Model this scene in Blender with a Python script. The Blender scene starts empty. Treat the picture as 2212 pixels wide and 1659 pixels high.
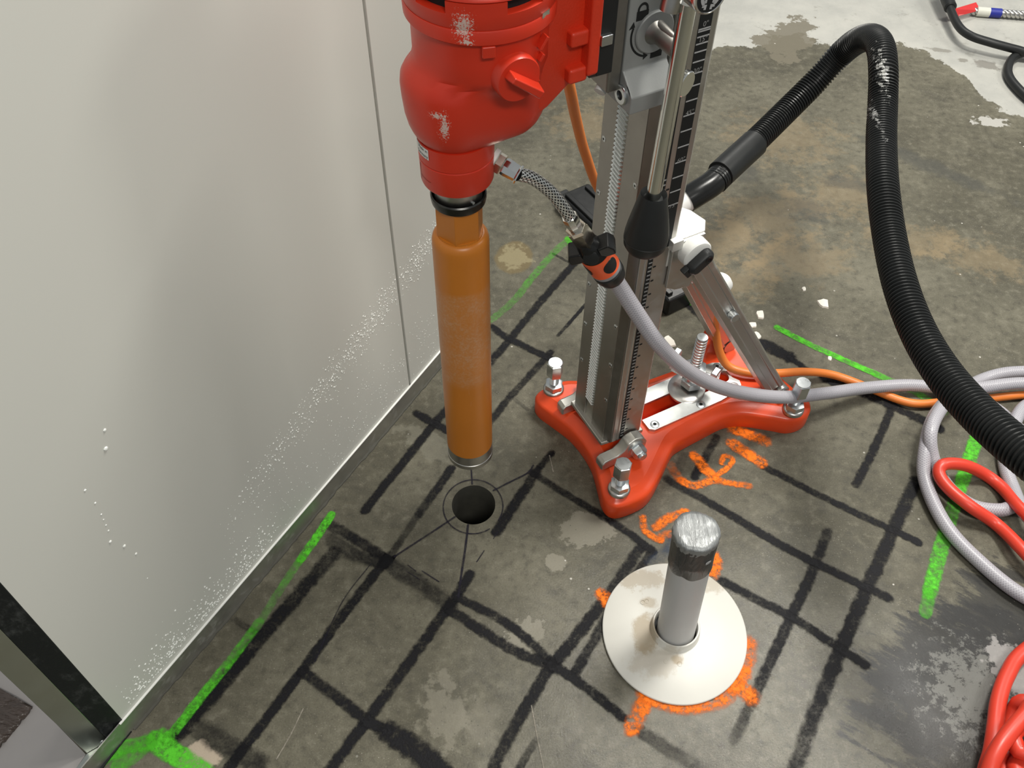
import bpy, bmesh, math, random
from math import sin, cos, pi, radians, sqrt, atan2
from mathutils import Vector, Matrix, noise as mnoise

SC = bpy.context.scene
COL = SC.collection
random.seed(7)

# ------------------------------------------------------------------ camera
FPX, PITCH, CAMH = 2000.0, radians(50.5), 1.33
ROLL = atan2(21, 1649)
_F = Vector((0, cos(PITCH), -sin(PITCH)))
_R0 = Vector((1, 0, 0)); _U0 = Vector((0, sin(PITCH), cos(PITCH)))
_R = _R0*cos(ROLL) + _U0*sin(ROLL)
_U = -_R0*sin(ROLL) + _U0*cos(ROLL)
CAM = Vector((0, 0, CAMH))
cam_data = bpy.data.cameras.new('camera')
cam = bpy.data.objects.new('camera', cam_data)
COL.objects.link(cam)
cam.matrix_world = Matrix((
    (_R.x, _U.x, -_F.x, 0), (_R.y, _U.y, -_F.y, 0), (_R.z, _U.z, -_F.z, CAMH), (0, 0, 0, 1)))
cam_data.sensor_width = 36
cam_data.lens = 36*FPX/2212
cam_data.clip_start = 0.05
SC.camera = cam

# ------------------------------------------------------------------ world, lights, exposure
SC.view_settings.view_transform = 'Standard'
SC.view_settings.look = 'None'
SC.view_settings.gamma = 1.0
SC.view_settings.exposure = 0.0
SC.view_settings.use_curve_mapping = False
world = bpy.data.worlds.new('room_light')
SC.world = world
world.use_nodes = True
bg = world.node_tree.nodes['Background']
bg.inputs['Color'].default_value = (0.93, 0.97, 1.0, 1)
bg.inputs['Strength'].default_value = 0.30

def area_light(name, loc, sx, sy, power, color=(1, 0.97, 0.9)):
    d = bpy.data.lights.new(name, 'AREA')
    d.shape = 'RECTANGLE'; d.size = sx; d.size_y = sy; d.energy = power; d.color = color
    o = bpy.data.objects.new(name, d); COL.objects.link(o); o.location = loc
    return o
area_light('ceiling_lamp', (1.02, 1.50, 2.9), 0.6, 0.6, 84)
area_light('ceiling_lamp', (0.90, 3.9, 2.9), 1.2, 0.5, 52)
area_light('ceiling_lamp', (3.2, 1.5, 2.9), 1.2, 0.5, 52)
area_light('ceiling_lamp', (0.6, -1.2, 2.9), 1.2, 0.5, 52)

# ------------------------------------------------------------------ helpers
def pdir(px, py):
    return _F + _R*((px-1106)/FPX) + _U*((829.5-py)/FPX)
def at(px, py, z=0.0):
    d = pdir(px, py)
    return CAM + d*((z-CAMH)/d.z)
def deep(px, py, Z):
    return CAM + pdir(px, py)*Z

A0 = radians(61.5)
O = Vector((-0.0634, 0.8326, 0))
AX = Vector((sin(A0), cos(A0), 0)); BX = Vector((cos(A0), -sin(A0), 0))
def to_s(p, mm=True):
    q = p-O
    return (q.dot(AX)*1000, q.dot(BX)*1000, q.z*1000)
def SL(p):                      # stand millimetres -> local metres of the stand's empty
    return Vector((p[0], -p[1], p[2]))*0.001
def ID(p):
    return Vector(p)

def tag(o, label=None, cat=None, group=None, kind=None):
    if label: o['label'] = label
    if cat: o['category'] = cat
    if group: o['group'] = group
    if kind: o['kind'] = kind
    return o
def empty(name, loc, rz=0.0):
    o = bpy.data.objects.new(name, None); COL.objects.link(o)
    o.location = loc; o.rotation_euler = (0, 0, rz); o.empty_display_size = 0.05
    return o

class MB:
    def __init__(self, conv=ID):
        self.bm = bmesh.new(); self.c = conv
        self.uv = self.bm.loops.layers.uv.new('UVMap')
    def v(self, p):
        return self.bm.verts.new(self.c(p))
    def face(self, vs):
        try:
            return self.bm.faces.new(vs)
        except ValueError:
            return None
    def box(self, x0, x1, y0, y1, z0, z1):
        P = [self.v((x, y, z)) for z in (z0, z1) for y in (y0, y1) for x in (x0, x1)]
        for f in ((0, 2, 3, 1), (4, 5, 7, 6), (0, 1, 5, 4), (2, 6, 7, 3), (0, 4, 6, 2), (1, 3, 7, 5)):
            self.face([P[i] for i in f])
        return self
    def obox(self, c, ux, uy, uz, hx, hy, hz):
        c, ux, uy, uz = map(Vector, (c, ux, uy, uz))
        P = [self.v(c+ux*(hx*a)+uy*(hy*b)+uz*(hz*d)) for d in (-1, 1) for b in (-1, 1) for a in (-1, 1)]
        for f in ((0, 2, 3, 1), (4, 5, 7, 6), (0, 1, 5, 4), (2, 6, 7, 3), (0, 4, 6, 2), (1, 3, 7, 5)):
            self.face([P[i] for i in f])
        return self
    def prism(self, poly, axis, a0, a1):
        def mk(p, a):
            return {'x': (a, p[0], p[1]), 'y': (p[0], a, p[1]), 'z': (p[0], p[1], a)}[axis]
        A = [self.v(mk(p, a0)) for p in poly]; B = [self.v(mk(p, a1)) for p in poly]
        n = len(poly)
        self.face(A[::-1]); self.face(B)
        for i in range(n):
            self.face([A[i], A[(i+1) % n], B[(i+1) % n], B[i]])
        return self
    def ring(self, pts):
        return [self.v(p) for p in pts]
    def bridge(self, A, B, closed=True):
        n = len(A)
        for i in range(n if closed else n-1):
            self.face([A[i], A[(i+1) % n], B[(i+1) % n], B[i]])
    def loft(self, rings, cap0=True, cap1=True):
        R = [self.ring(r) for r in rings]
        for a, b in zip(R, R[1:]): self.bridge(a, b)
        if cap0: self.face(R[0][::-1])
        if cap1: self.face(R[-1])
        return self
    def frame(self, d):
        d = Vector(d).normalized()
        u = d.orthogonal().normalized()
        if abs(d.z) > 0.99: u = Vector((1, 0, 0))
        w = d.cross(u).normalized(); u = w.cross(d).normalized()
        return d, u, w
    def lathe(self, p0, d, prof, seg=32, caps=True, phase=0.0):
        p0 = Vector(p0); d, u, w = self.frame(d)
        rings = []
        for t, r in prof:
            rings.append([p0+d*t+(u*cos(phase+2*pi*k/seg)+w*sin(phase+2*pi*k/seg))*r for k in range(seg)])
        return self.loft(rings, caps, caps)
    def cyl(self, p0, p1, r0, r1=None, seg=24, phase=0.0):
        p0, p1 = Vector(p0), Vector(p1)
        d = p1-p0
        return self.lathe(p0, d, [(0, r0), (d.length, r0 if r1 is None else r1)], seg, True, phase)
    def tube(self, pts, rad, seg=16, caps=True, vscale=1.0):
        pts = [Vector(p) for p in pts]; n = len(pts)
        T = []
        for i in range(n):
            T.append((pts[min(i+1, n-1)]-pts[max(i-1, 0)]).normalized())
        u = T[0].orthogonal().normalized()
        R = []; L = [0.0]
        for i in range(1, n): L.append(L[-1]+(pts[i]-pts[i-1]).length)
        for i in range(n):
            u = (u-T[i]*u.dot(T[i])).normalized(); w = T[i].cross(u)
            r = rad[i] if isinstance(rad, (list, tuple)) else rad
            R.append([self.v(pts[i]+(u*cos(2*pi*k/seg)+w*sin(2*pi*k/seg))*r) for k in range(seg)])
        for i in range(n-1):
            for k in range(seg):
                f = self.face([R[i][k], R[i][(k+1) % seg], R[i+1][(k+1) % seg], R[i+1][k]])
                if f:
                    us = (L[i]*vscale, L[i]*vscale, L[i+1]*vscale, L[i+1]*vscale)
                    vs = (k/seg, (k+1)/seg, (k+1)/seg, k/seg)
                    for l, a, b in zip(f.loops, us, vs): l[self.uv].uv = (a, b)
        if caps:
            self.face(R[0][::-1]); self.face(R[-1])
        return self
    def sphere(self, c, r, seg=12, rings=8, sz=1.0, half=False):
        c = Vector(c); prof = []
        lo = 0 if half else -pi/2
        for i in range(rings+1):
            a = lo+(pi/2-lo)*i/rings
            prof.append((r*sin(a)*sz, max(r*cos(a), r*0.02)))
        return self.lathe(c, (0, 0, 1), prof, seg)
    def build(self, name, m, parent=None, bevel=0.0, angle=35, recalc=True, segs=2):
        bm = self.bm
        if recalc: bmesh.ops.recalc_face_normals(bm, faces=bm.faces[:])
        lim = radians(angle)
        for f in bm.faces: f.smooth = True
        for e in bm.edges:
            if len(e.link_faces) == 2:
                e.smooth = e.calc_face_angle(0) < lim
        me = bpy.data.meshes.new(name); bm.to_mesh(me); bm.free()
        if m: me.materials.append(m)
        o = bpy.data.objects.new(name, me); COL.objects.link(o)
        if parent: o.parent = parent
        if bevel:
            b = o.modifiers.new('edge', 'BEVEL'); b.width = bevel; b.segments = segs
            b.limit_method = 'ANGLE'; b.angle_limit = radians(38); b.harden_normals = True
        return o

def copy_tree(o, parent=None, loc=None):
    c = o.copy(); COL.objects.link(c); c.parent = parent
    if loc is not None: c.location = loc
    for ch in list(o.children): copy_tree(ch, c)
    return c

def crom(P, n=12, closed=False):
    P = [Vector(p) for p in P]; out = []
    N = len(P)
    for i in range(N if closed else N-1):
        if closed:
            p0, p1, p2, p3 = P[(i-1) % N], P[i], P[(i+1) % N], P[(i+2) % N]
        else:
            p1, p2 = P[i], P[i+1]
            p0 = P[i-1] if i else p1*2-p2
            p3 = P[i+2] if i+2 < N else p2*2-p1
        for k in range(n):
            t = k/n
            out.append(0.5*((2*p1)+(p2-p0)*t+(2*p0-5*p1+4*p2-p3)*t*t+(3*p1-p0-3*p2+p3)*t**3))
    if not closed: out.append(P[-1])
    return out
def resample(P, step):
    L = [0.0]
    for a, b in zip(P, P[1:]): L.append(L[-1]+(b-a).length)
    n = max(2, int(L[-1]/step)); out = []; j = 0
    for i in range(n+1):
        s = L[-1]*i/n
        while j < len(P)-2 and L[j+1] < s: j += 1
        t = (s-L[j])/max(1e-9, L[j+1]-L[j])
        out.append(P[j].lerp(P[j+1], min(1, max(0, t))))
    return out

def text_geo(s, size, align='CENTER', thick=0.0):
    cu = bpy.data.curves.new('txt', 'FONT'); cu.body = s; cu.size = size
    cu.align_x = align; cu.align_y = 'CENTER'; cu.extrude = thick; cu.resolution_u = 3
    ob = bpy.data.objects.new('txt', cu); COL.objects.link(ob)
    dg = bpy.context.evaluated_depsgraph_get()
    me = bpy.data.meshes.new_from_object(ob.evaluated_get(dg))
    V = [v.co.copy() for v in me.vertices]; Fs = [tuple(p.vertices) for p in me.polygons]
    bpy.data.objects.remove(ob); bpy.data.curves.remove(cu); bpy.data.meshes.remove(me)
    return V, Fs
def put_text(mb, s, size, fn, align='CENTER'):
    V, Fs = text_geo(s, size, align)
    vs = [mb.v(fn(v.x, v.y)) for v in V]
    for f in Fs: mb.face([vs[i] for i in f])

# ------------------------------------------------------------------ node helpers
class NT:
    def __init__(self, name):
        self.m = bpy.data.materials.new(name); self.m.use_nodes = True
        self.t = self.m.node_tree; self.n = self.t.nodes; self.l = self.t.links
        self.b = self.n['Principled BSDF']; self.out = self.n['Material Output']
    def new(self, typ, **kw):
        x = self.n.new(typ)
        for k, v in kw.items(): setattr(x, k, v)
        return x
    def set(self, sock, val):
        if isinstance(val, bpy.types.NodeSocket): self.l.new(val, sock)
        else:
            if isinstance(val, (tuple, list)) and len(val) == 3 and sock.type == 'RGBA': val = (*val, 1)
            sock.default_value = val
    def math(self, op, a, b=0.0, c=0.0, clamp=False):
        x = self.new('ShaderNodeMath', operation=op, use_clamp=clamp)
        self.set(x.inputs[0], a); self.set(x.inputs[1], b); self.set(x.inputs[2], c)
        return x.outputs[0]
    def mix(self, f, a, b, blend='MIX'):
        x = self.new('ShaderNodeMix', data_type='RGBA', blend_type=blend)
        self.set(x.inputs[0], f); self.set(x.inputs[6], a); self.set(x.inputs[7], b)
        return x.outputs[2]
    def coord(self, which='Object'):
        if not hasattr(self, '_tc'): self._tc = self.new('ShaderNodeTexCoord')
        return self._tc.outputs[which]
    def noise(self, scale, detail=4, rough=0.5, vec=None, dist=0.0, color=False):
        x = self.new('ShaderNodeTexNoise')
        x.inputs['Scale'].default_value = scale; x.inputs['Detail'].default_value = detail
        x.inputs['Roughness'].default_value = rough; x.inputs['Distortion'].default_value = dist
        self.l.new(vec if vec is not None else self.coord(), x.inputs['Vector'])
        return x.outputs['Color'] if color else x.outputs['Fac']
    def vor(self, scale, feature='F1', vec=None):
        x = self.new('ShaderNodeTexVoronoi', feature=feature)
        x.inputs['Scale'].default_value = scale
        self.l.new(vec if vec is not None else self.coord(), x.inputs['Vector'])
        return x.outputs['Distance']
    def step(self, val, lo, hi):
        x = self.new('ShaderNodeMapRange', interpolation_type='SMOOTHSTEP')
        self.set(x.inputs[0], val); x.inputs[1].default_value = lo; x.inputs[2].default_value = hi
        return x.outputs[0]
    def mapping(self, loc=(0, 0, 0), rot=(0, 0, 0), scale=(1, 1, 1), typ='POINT', vec=None):
        x = self.new('ShaderNodeMapping', vector_type=typ)
        x.inputs['Location'].default_value = loc; x.inputs['Rotation'].default_value = rot
        x.inputs['Scale'].default_value = scale
        self.l.new(vec if vec is not None else self.coord(), x.inputs['Vector'])
        return x.outputs[0]
    def ellipse(self, c, r, ang=0.0, warp=None, amp=0.5, lo=0.85, hi=1.1):
        v = self.mapping((c[0], c[1], c[2] if len(c) > 2 else 0), (0, 0, ang),
                         (r[0], r[1], r[2] if len(r) > 2 else 10), 'TEXTURE')
        x = self.new('ShaderNodeVectorMath', operation='LENGTH'); self.l.new(v, x.inputs[0])
        d = x.outputs['Value']
        if warp is not None:
            d = self.math('ADD', d, self.math('MULTIPLY', self.math('SUBTRACT', warp, 0.5), amp))
        return self.math('SUBTRACT', 1.0, self.step(d, lo, hi))
    def bump(self, h, strength=0.3, dist=0.002):
        x = self.new('ShaderNodeBump'); x.inputs['Strength'].default_value = strength
        x.inputs['Distance'].default_value = dist
        self.l.new(h, x.inputs['Height']); self.l.new(x.outputs[0], self.b.inputs['Normal'])
    def fin(self, color=None, rough=None, metal=None, **kw):
        if color is not None: self.set(self.b.inputs['Base Color'], color)
        if rough is not None: self.set(self.b.inputs['Roughness'], rough)
        if metal is not None: self.set(self.b.inputs['Metallic'], metal)
        for k, v in kw.items(): self.set(self.b.inputs[k], v)
        return self.m

def paint(name, c, rough=0.4, metal=0.0, var=0.12, scale=30, bump=0.0, bscale=300, bdist=0.0005, coat=0.0):
    n = NT(name)
    f = n.noise(scale, 4)
    lo = tuple(x*(1-var) for x in c); hi = tuple(min(1, x*(1+var)) for x in c)
    col = n.mix(f, lo, hi)
    if bump: n.bump(n.noise(bscale, 3), bump, bdist)
    r = n.math('ADD', rough-0.06, n.math('MULTIPLY', n.noise(scale*2.3, 3), 0.12))
    return n.fin(col, r, metal, **({'Coat Weight': coat, 'Coat Roughness': 0.1} if coat else {}))

# ------------------------------------------------------------------ materials
def floor_material():
    n = NT('concrete_floor')
    P = n.coord('Object')
    n1 = n.noise(2.2, 6, 0.6); n2 = n.noise(9, 7, 0.62); n3 = n.noise(60, 6, 0.6); n4 = n.noise(420, 3, 0.6)
    stretch = n.mapping((0, 0, 0), (0, 0, radians(-33)), (0.30, 0.07, 1), 'TEXTURE')
    ns = n.noise(1.6, 6, 0.65, stretch)
    col = n.mix(n.step(n1, 0.35, 0.68), (0.078, 0.072, 0.050), (0.130, 0.121, 0.088))
    col = n.mix(n.math('MULTIPLY', n.step(n2, 0.48, 0.72), 0.5), col, (0.175, 0.163, 0.12))
    col = n.mix(n.math('MULTIPLY', n.step(n2, 0.5, 0.25), 0.55), col, (0.058, 0.054, 0.039))
    col = n.mix(n.math('MULTIPLY', n.step(ns, 0.52, 0.72), 0.4), col, (0.050, 0.047, 0.037))
    col = n.mix(n.math('MULTIPLY', n.step(n3, 0.5, 0.72), 0.5), col, (0.19, 0.177, 0.135))
    col = n.mix(n.math('MULTIPLY', n.step(n3, 0.5, 0.3), 0.6), col, (0.048, 0.044, 0.032))
    col = n.mix(n.math('MULTIPLY', n.step(n4, 0.56, 0.75), 0.45), col, (0.235, 0.225, 0.18))
    col = n.mix(n.math('MULTIPLY', n.step(n4, 0.46, 0.28), 0.5), col, (0.040, 0.037, 0.029))
    w1 = n.noise(14, 6, 0.6); w2 = n.noise(40, 4, 0.6)
    # pale dried-slurry marks, rust stains, dark scuffs and patches: each has its own outline
    def spot(px, py, rx, ry, ang, c, k, amp=0.5, warp=w1, lo=0.85, hi=1.05):
        nonlocal col
        p = at(px, py)
        col = n.mix(n.math('MULTIPLY', n.ellipse((p.x, p.y), (rx, ry), radians(ang), warp, amp, lo, hi), k), col, c)
    tanc = (0.26, 0.195, 0.11)
    for a in [(1660, 470, .16, .10, 30), (1580, 520, .10, .09, 0), (1820, 420, .13, .10, 20), (1730, 560, .14, .08, 10),
              (1690, 300, .16, .12, 10), (1600, 610, .09, .06, 30), (1980, 520, .14, .06, 0), (2120, 560, .14, .06, -20), (1265, 265, .10, .10, 0)]:
        spot(a[0], a[1], a[2], a[3], a[4], tanc, 0.36, 4.2, n.noise(20, 9, 0.75), 0.35, 1.05)
    for a in [(1750, 455, .07, .05, 20), (1830, 395, .08, .03, -20), (2000, 355, .22, .03, -38), (1600, 370, .07, .04, 0)]:  # dark grey patches painted on the floor behind the column
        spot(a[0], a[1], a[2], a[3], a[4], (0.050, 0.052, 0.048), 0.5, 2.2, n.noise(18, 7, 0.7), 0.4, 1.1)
    pale = (0.225, 0.21, 0.165)
    w9 = n.noise(38, 7, 0.65)
    spot(1268, 1142, .050, .038, 0, pale, 0.75, 2.2, w9, 0.8, 0.92); spot(1200, 1215, .019, .017, 0, pale, 0.8, 1.1, n.noise(75, 5, 0.6), 0.85, 0.98)
    spot(1140, 1370, .032, .030, 20, pale, 0.75, 2.6, n.noise(60, 6, 0.65), 0.8, 0.92); spot(1035, 1560, .030, .040, 10, pale, 0.4, 1.4, w2, 0.5, 1.1)
    spot(960, 1540, .035, .060, 10, (0.22, 0.205, 0.16), 0.5, 3.6, w2, 0.6, 1.0)
    spot(920, 960, .07, .03, -40, (0.22, 0.21, 0.165), 0.4, 2.5, w2, 0.6, 1.0)
    spot(1112, 555, .042, .050, 0, (0.155, 0.115, 0.05), 0.75, 0.6, w1)
    spot(1112, 555, .034, .040, 0, (0.33, 0.29, 0.17), 0.5, 3.5, w2, 0.6, 1.0)
    stretch2 = n.mapping((3, 1, 0), (0, 0, radians(-33)), (0.085, 0.028, 1), 'TEXTURE')
    ws = n.noise(1.0, 6, 0.7, stretch2)
    spot(2070, 1460, .17, .12, 35, (0.020, 0.020, 0.020), 0.9, 2.4, ws, 0.7, 1.0)
    spot(1960, 1480, .12, .05, 35, (0.026, 0.026, 0.025), 0.8, 2.6, ws, 0.7, 1.0)
    spot(2170, 1340, .12, .09, 40, (0.022, 0.022, 0.022), 0.8, 2.8, ws, 0.7, 1.0)
    spot(2100, 1590, .13, .10, 20, (0.03, 0.028, 0.025), 0.75, 2.8, ws, 0.7, 1.0)
    spot(2110, 1500, .10, .10, 20, (0.22, 0.22, 0.20), 0.5, 4.5, n.noise(60, 6, 0.75), 0.4, 0.8)
    spot(2190, 1450, .035, .045, 20, (0.30, 0.29, 0.28), 0.8, 2.2, w2)
    spot(430, 1640, .03, .022, 10, (0.42, 0.35, 0.27), 0.9, 1.4, w2)
    # white skim coat at the far right
    sep = n.new('ShaderNodeSeparateXYZ'); n.l.new(P, sep.inputs[0])
    edge_px = [(1440, 92), (1480, 98), (1560, 104), (1600, 108), (1660, 92), (1720, 80), (1780, 92), (1840, 108), (1900, 100), (1960, 102), (2020, 125), (2080, 170), (2130, 215), (2180, 245), (2240, 268), (2400, 350)]
    pts = sorted((at(x, y).x, at(x, y).y) for x, y in edge_px)
    x0, x1, y0, y1 = 0.3, 2.1, 1.0, 3.2
    fc = n.new('ShaderNodeFloatCurve'); cv = fc.mapping.curves[0]
    xs = []
    for x, y in pts:
        X, Y = (x-x0)/(x1-x0), (y-y0)/(y1-y0)
        if xs and X-xs[-1][0] < 0.006: continue
        xs.append((X, Y))
    cv.points[0].location = (0, xs[0][1]); cv.points[1].location = (1, xs[-1][1]-0.1)
    for X, Y in xs:
        if 0.01 < X < 0.99: cv.points.new(X, Y)
    fc.mapping.update()
    n.l.new(n.math('DIVIDE', n.math('SUBTRACT', sep.outputs[0], x0), x1-x0), fc.inputs['Value'])
    yb = n.math('ADD', n.math('MULTIPLY', fc.outputs[0], y1-y0), y0)
    d = n.math('SUBTRACT', sep.outputs[1], yb)
    wj = n.noise(11, 8, 0.68)
    d = n.math('ADD', d, n.math('MULTIPLY', n.math('SUBTRACT', wj, 0.5), 0.26))
    white = n.step(d, -0.004, 0.006)
    wcol = n.mix(n.step(n2, 0.3, 0.7), (0.35, 0.35, 0.325), (0.43, 0.425, 0.39))
    wcol = n.mix(n.math('MULTIPLY', n.step(n.noise(17, 5, 0.7), 0.58, 0.70), 0.55), wcol, (0.24, 0.235, 0.21))
    col = n.mix(n.math('MULTIPLY', white, 0.95), col, wcol)
    spot(2130, 140, .045, .028, -20, (0.17, 0.16, 0.14), 0.8, 1.8, w9, 0.6, 0.95)
    spot(1705, 78, .15, .085, 50, (0.145, 0.13, 0.095), 0.9, 3.6, n.noise(9, 8, 0.7), 0.75, 0.85)
    spot(2080, 130, .020, .012, 0, (0.19, 0.18, 0.155), 0.8, 1.8, w9, 0.6, 0.95)
    spot(2030, 108, .040, .012, -15, (0.20, 0.19, 0.165), 0.8, 1.8, w9, 0.6, 0.95)
    spot(2140, 262, .055, .030, -10, (0.40, 0.39, 0.36), 0.9, 2.2, w2, 0.6, 0.75)
    # scattered white specks
    sp = n.step(n.vor(34), 0.075, 0.05); gate = n.step(n.noise(8, 2), 0.55, 0.62)
    col = n.mix(n.math('MULTIPLY', n.math('MULTIPLY', sp, gate), 0.8), col, (0.55, 0.53, 0.48))
    sp2 = n.step(n.vor(150), 0.12, 0.07); g5 = n.step(n.noise(6, 3), 0.50, 0.60)
    col = n.mix(n.math('MULTIPLY', n.math('MULTIPLY', sp2, g5), 0.5), col, (0.40, 0.38, 0.33))
    pit = n.step(n.vor(95), 0.10, 0.06); g6 = n.step(n.noise(7, 3, 0.5, n.mapping((5, 2, 0))), 0.50, 0.60)
    col = n.mix(n.math('MULTIPLY', n.math('MULTIPLY', pit, g6), 0.7), col, (0.03, 0.028, 0.022))
    scr = n.noise(1.0, 3, 0.6, n.mapping((0, 0, 0), (0, 0, radians(25)), (0.12, 0.0016, 1), 'TEXTURE'))
    col = n.mix(n.math('MULTIPLY', n.math('MULTIPLY', n.step(scr, 0.70, 0.78), n.step(n.noise(5, 3), 0.5, 0.62)), 0.5), col, (0.26, 0.25, 0.20))
    # wetness: glossier towards the pipe and the near right
    wet = n.ellipse((at(1600, 1640).x, at(1600, 1640).y), (0.46, 0.46), 0, w1, 0.5, 0.2, 1.1)
    rough = n.math('SUBTRACT', 0.60, n.math('MULTIPLY', wet, 0.45))
    rough = n.math('ADD', rough, n.math('MULTIPLY', n.math('SUBTRACT', n3, 0.5), 0.25))
    h = n.math('ADD', n.math('MULTIPLY', n.noise(300, 6, 0.65), 1.15), n.math('MULTIPLY', n.noise(40, 5, 0.6), 0.6))
    n.bump(h, 0.34, 0.0024)
    return n.fin(col, rough, 0.0, **{'Specular IOR Level': n.math('ADD', 0.30, n.math('MULTIPLY', wet, 0.35))})

def stroke_material(name, c, rough=0.5, soft=(0.62, 1.15), amp=0.55, grain=0.5, gsc=220, gain=1.0):
    n = NT(name)
    a = n.new('ShaderNodeAttribute', attribute_name='sd'); s = n.new('ShaderNodeAttribute', attribute_name='st')
    w = n.noise(75, 8, 0.72); g = n.noise(gsc, 4, 0.7); g2 = n.noise(28, 5, 0.65)
    d = n.math('ADD', a.outputs['Fac'], n.math('MULTIPLY', n.math('SUBTRACT', w, 0.5), amp))
    al = n.math('SUBTRACT', 1.0, n.step(d, soft[0], soft[1]))
    al = n.math('MULTIPLY', al, n.math('MULTIPLY', s.outputs['Fac'], gain))
    g3 = n.noise(70, 6, 0.75)
    k = n.math('ADD', 1.0-grain*0.45, n.math('MULTIPLY', n.math('SUBTRACT', n.math('MULTIPLY', n.math('ADD', g, n.math('ADD', g2, g3)), 0.3333), 0.5), grain*6), clamp=True)
    al = n.math('MULTIPLY', al, k, clamp=True)
    lo = tuple(x*0.8 for x in c)
    n.bump(n.noise(330, 4, 0.6), 0.3, 0.002)
    return n.fin(n.mix(g, lo, c), rough, 0.0, Alpha=al, **{'Specular IOR Level': 0.15})

M = {}
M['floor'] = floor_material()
M['black_spray'] = stroke_material('black_spray', (0.0075, 0.0075, 0.0095), 0.55, (0.5, 1.22), 1.35, 0.62, 220, 1.3)
M['marker'] = stroke_material('black_marker', (0.016, 0.014, 0.024), 0.5, (0.6, 1.1), 0.8, 0.5)
M['green_spray'] = stroke_material('green_spray', (0.10, 0.56, 0.03), 0.55, (0.68, 1.06), 0.7, 0.85, 120, 1.05)
M['orange_spray'] = stroke_material('orange_spray', (0.95, 0.20, 0.012), 0.55, (0.5, 1.2), 1.4, 0.85, 140, 1.15)
M['hole'] = paint('drilled_concrete', (0.055, 0.053, 0.042), 0.75, 0, 0.3, 60, 0.3)
M['wall'] = paint('grey_wall_panel', (0.585, 0.59, 0.545), 0.42, 0, 0.025, 2, 0.08, 900, 0.0002)
M['seam'] = paint('panel_seam', (0.20, 0.20, 0.185), 0.6)
def galv(name, c, rough, var=0.2, scale=40, dirt=0.0, dirtc=(0.2, 0.19, 0.17)):
    n = NT(name)
    f = n.noise(scale, 5, 0.6); col = n.mix(f, tuple(x*(1-var) for x in c), tuple(min(1, x*(1+var)) for x in c))
    met = 1.0
    r = n.math('ADD', rough-0.08, n.math('MULTIPLY', n.noise(scale*3, 4), 0.16))
    if dirt:
        dm = n.math('MULTIPLY', n.step(n.noise(scale*1.7, 6, 0.7), 0.52, 0.68), dirt)
        col = n.mix(dm, col, dirtc); met = n.math('SUBTRACT', 1.0, dm)
    return n.fin(col, r, met)
M['track'] = galv('floor_track', (0.50, 0.50, 0.47), 0.5, 0.15, 30, 0.3, (0.32, 0.31, 0.28))
M['lit_track_lip'] = paint('lit_track_lip', (0.80, 0.80, 0.77), 0.4)  # near-white colour paints in the light along the track's top edge
M['stud'] = galv('galvanised_stud', (0.55, 0.58, 0.53), 0.38, 0.1, 12)
def gasket_material():
    n = NT('black_gasket')
    w = n.noise(45, 7, 0.75, n.mapping((0, 0, 0), (0, 0, 0), (1, 1, 0.5)))
    n.bump(n.noise(160, 5, 0.7), 0.5, 0.002)
    return n.fin(n.mix(n.step(w, 0.5, 0.75), (0.010, 0.012, 0.012), (0.060, 0.064, 0.062)), 0.6, 0.0)
M['gasket'] = gasket_material()
def red_material(name, c, rough, scuffs=(), bumpy=0.0):
    n = NT(name)
    f = n.noise(25, 4); col = n.mix(f, tuple(x*0.9 for x in c), tuple(x*1.08 for x in c))
    w = n.noise(500, 5, 0.7)
    for (cx, cy, cz, rx, ry, rz) in scuffs:
        e = n.ellipse((cx/1000, -cy/1000, cz/1000), (rx/1000, ry/1000, rz/1000), 0, w, 4.2, 0.35, 0.75)
        col = n.mix(n.math('MULTIPLY', e, 0.85), col, (0.60, 0.52, 0.46))
    sp = n.math('MULTIPLY', n.step(n.vor(120), 0.05, 0.03), n.step(n.noise(40, 2), 0.62, 0.66))
    col = n.mix(n.math('MULTIPLY', sp, 0.7), col, (0.05, 0.02, 0.015))
    if bumpy: n.bump(n.noise(420, 3), bumpy, 0.0008)
    r = n.math('ADD', rough-0.06, n.math('MULTIPLY', n.noise(60, 3), 0.14))
    return n.fin(col, r, 0.0)
RED = (0.56, 0.030, 0.010)
M['red'] = red_material('red_drill_paint', RED, 0.36,
                        [(-31, 43, 783-655, 5, 40, 20), (-36, 43, 795-655, 8, 40, 5), (-14, 62, 893-655, 9, 30, 15), (-12, 62, 878-655, 7, 40, 4)], 0.06)
M['red_cast'] = red_material('red_cast_paint', (0.62, 0.036, 0.010), 0.42, [], 0.35)
M['base_red'] = red_material('orange_red_base_paint', (0.74, 0.068, 0.014), 0.30, [], 0.05)
M['base_dark'] = paint('slot_inside', (0.30, 0.02, 0.008), 0.6)
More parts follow.
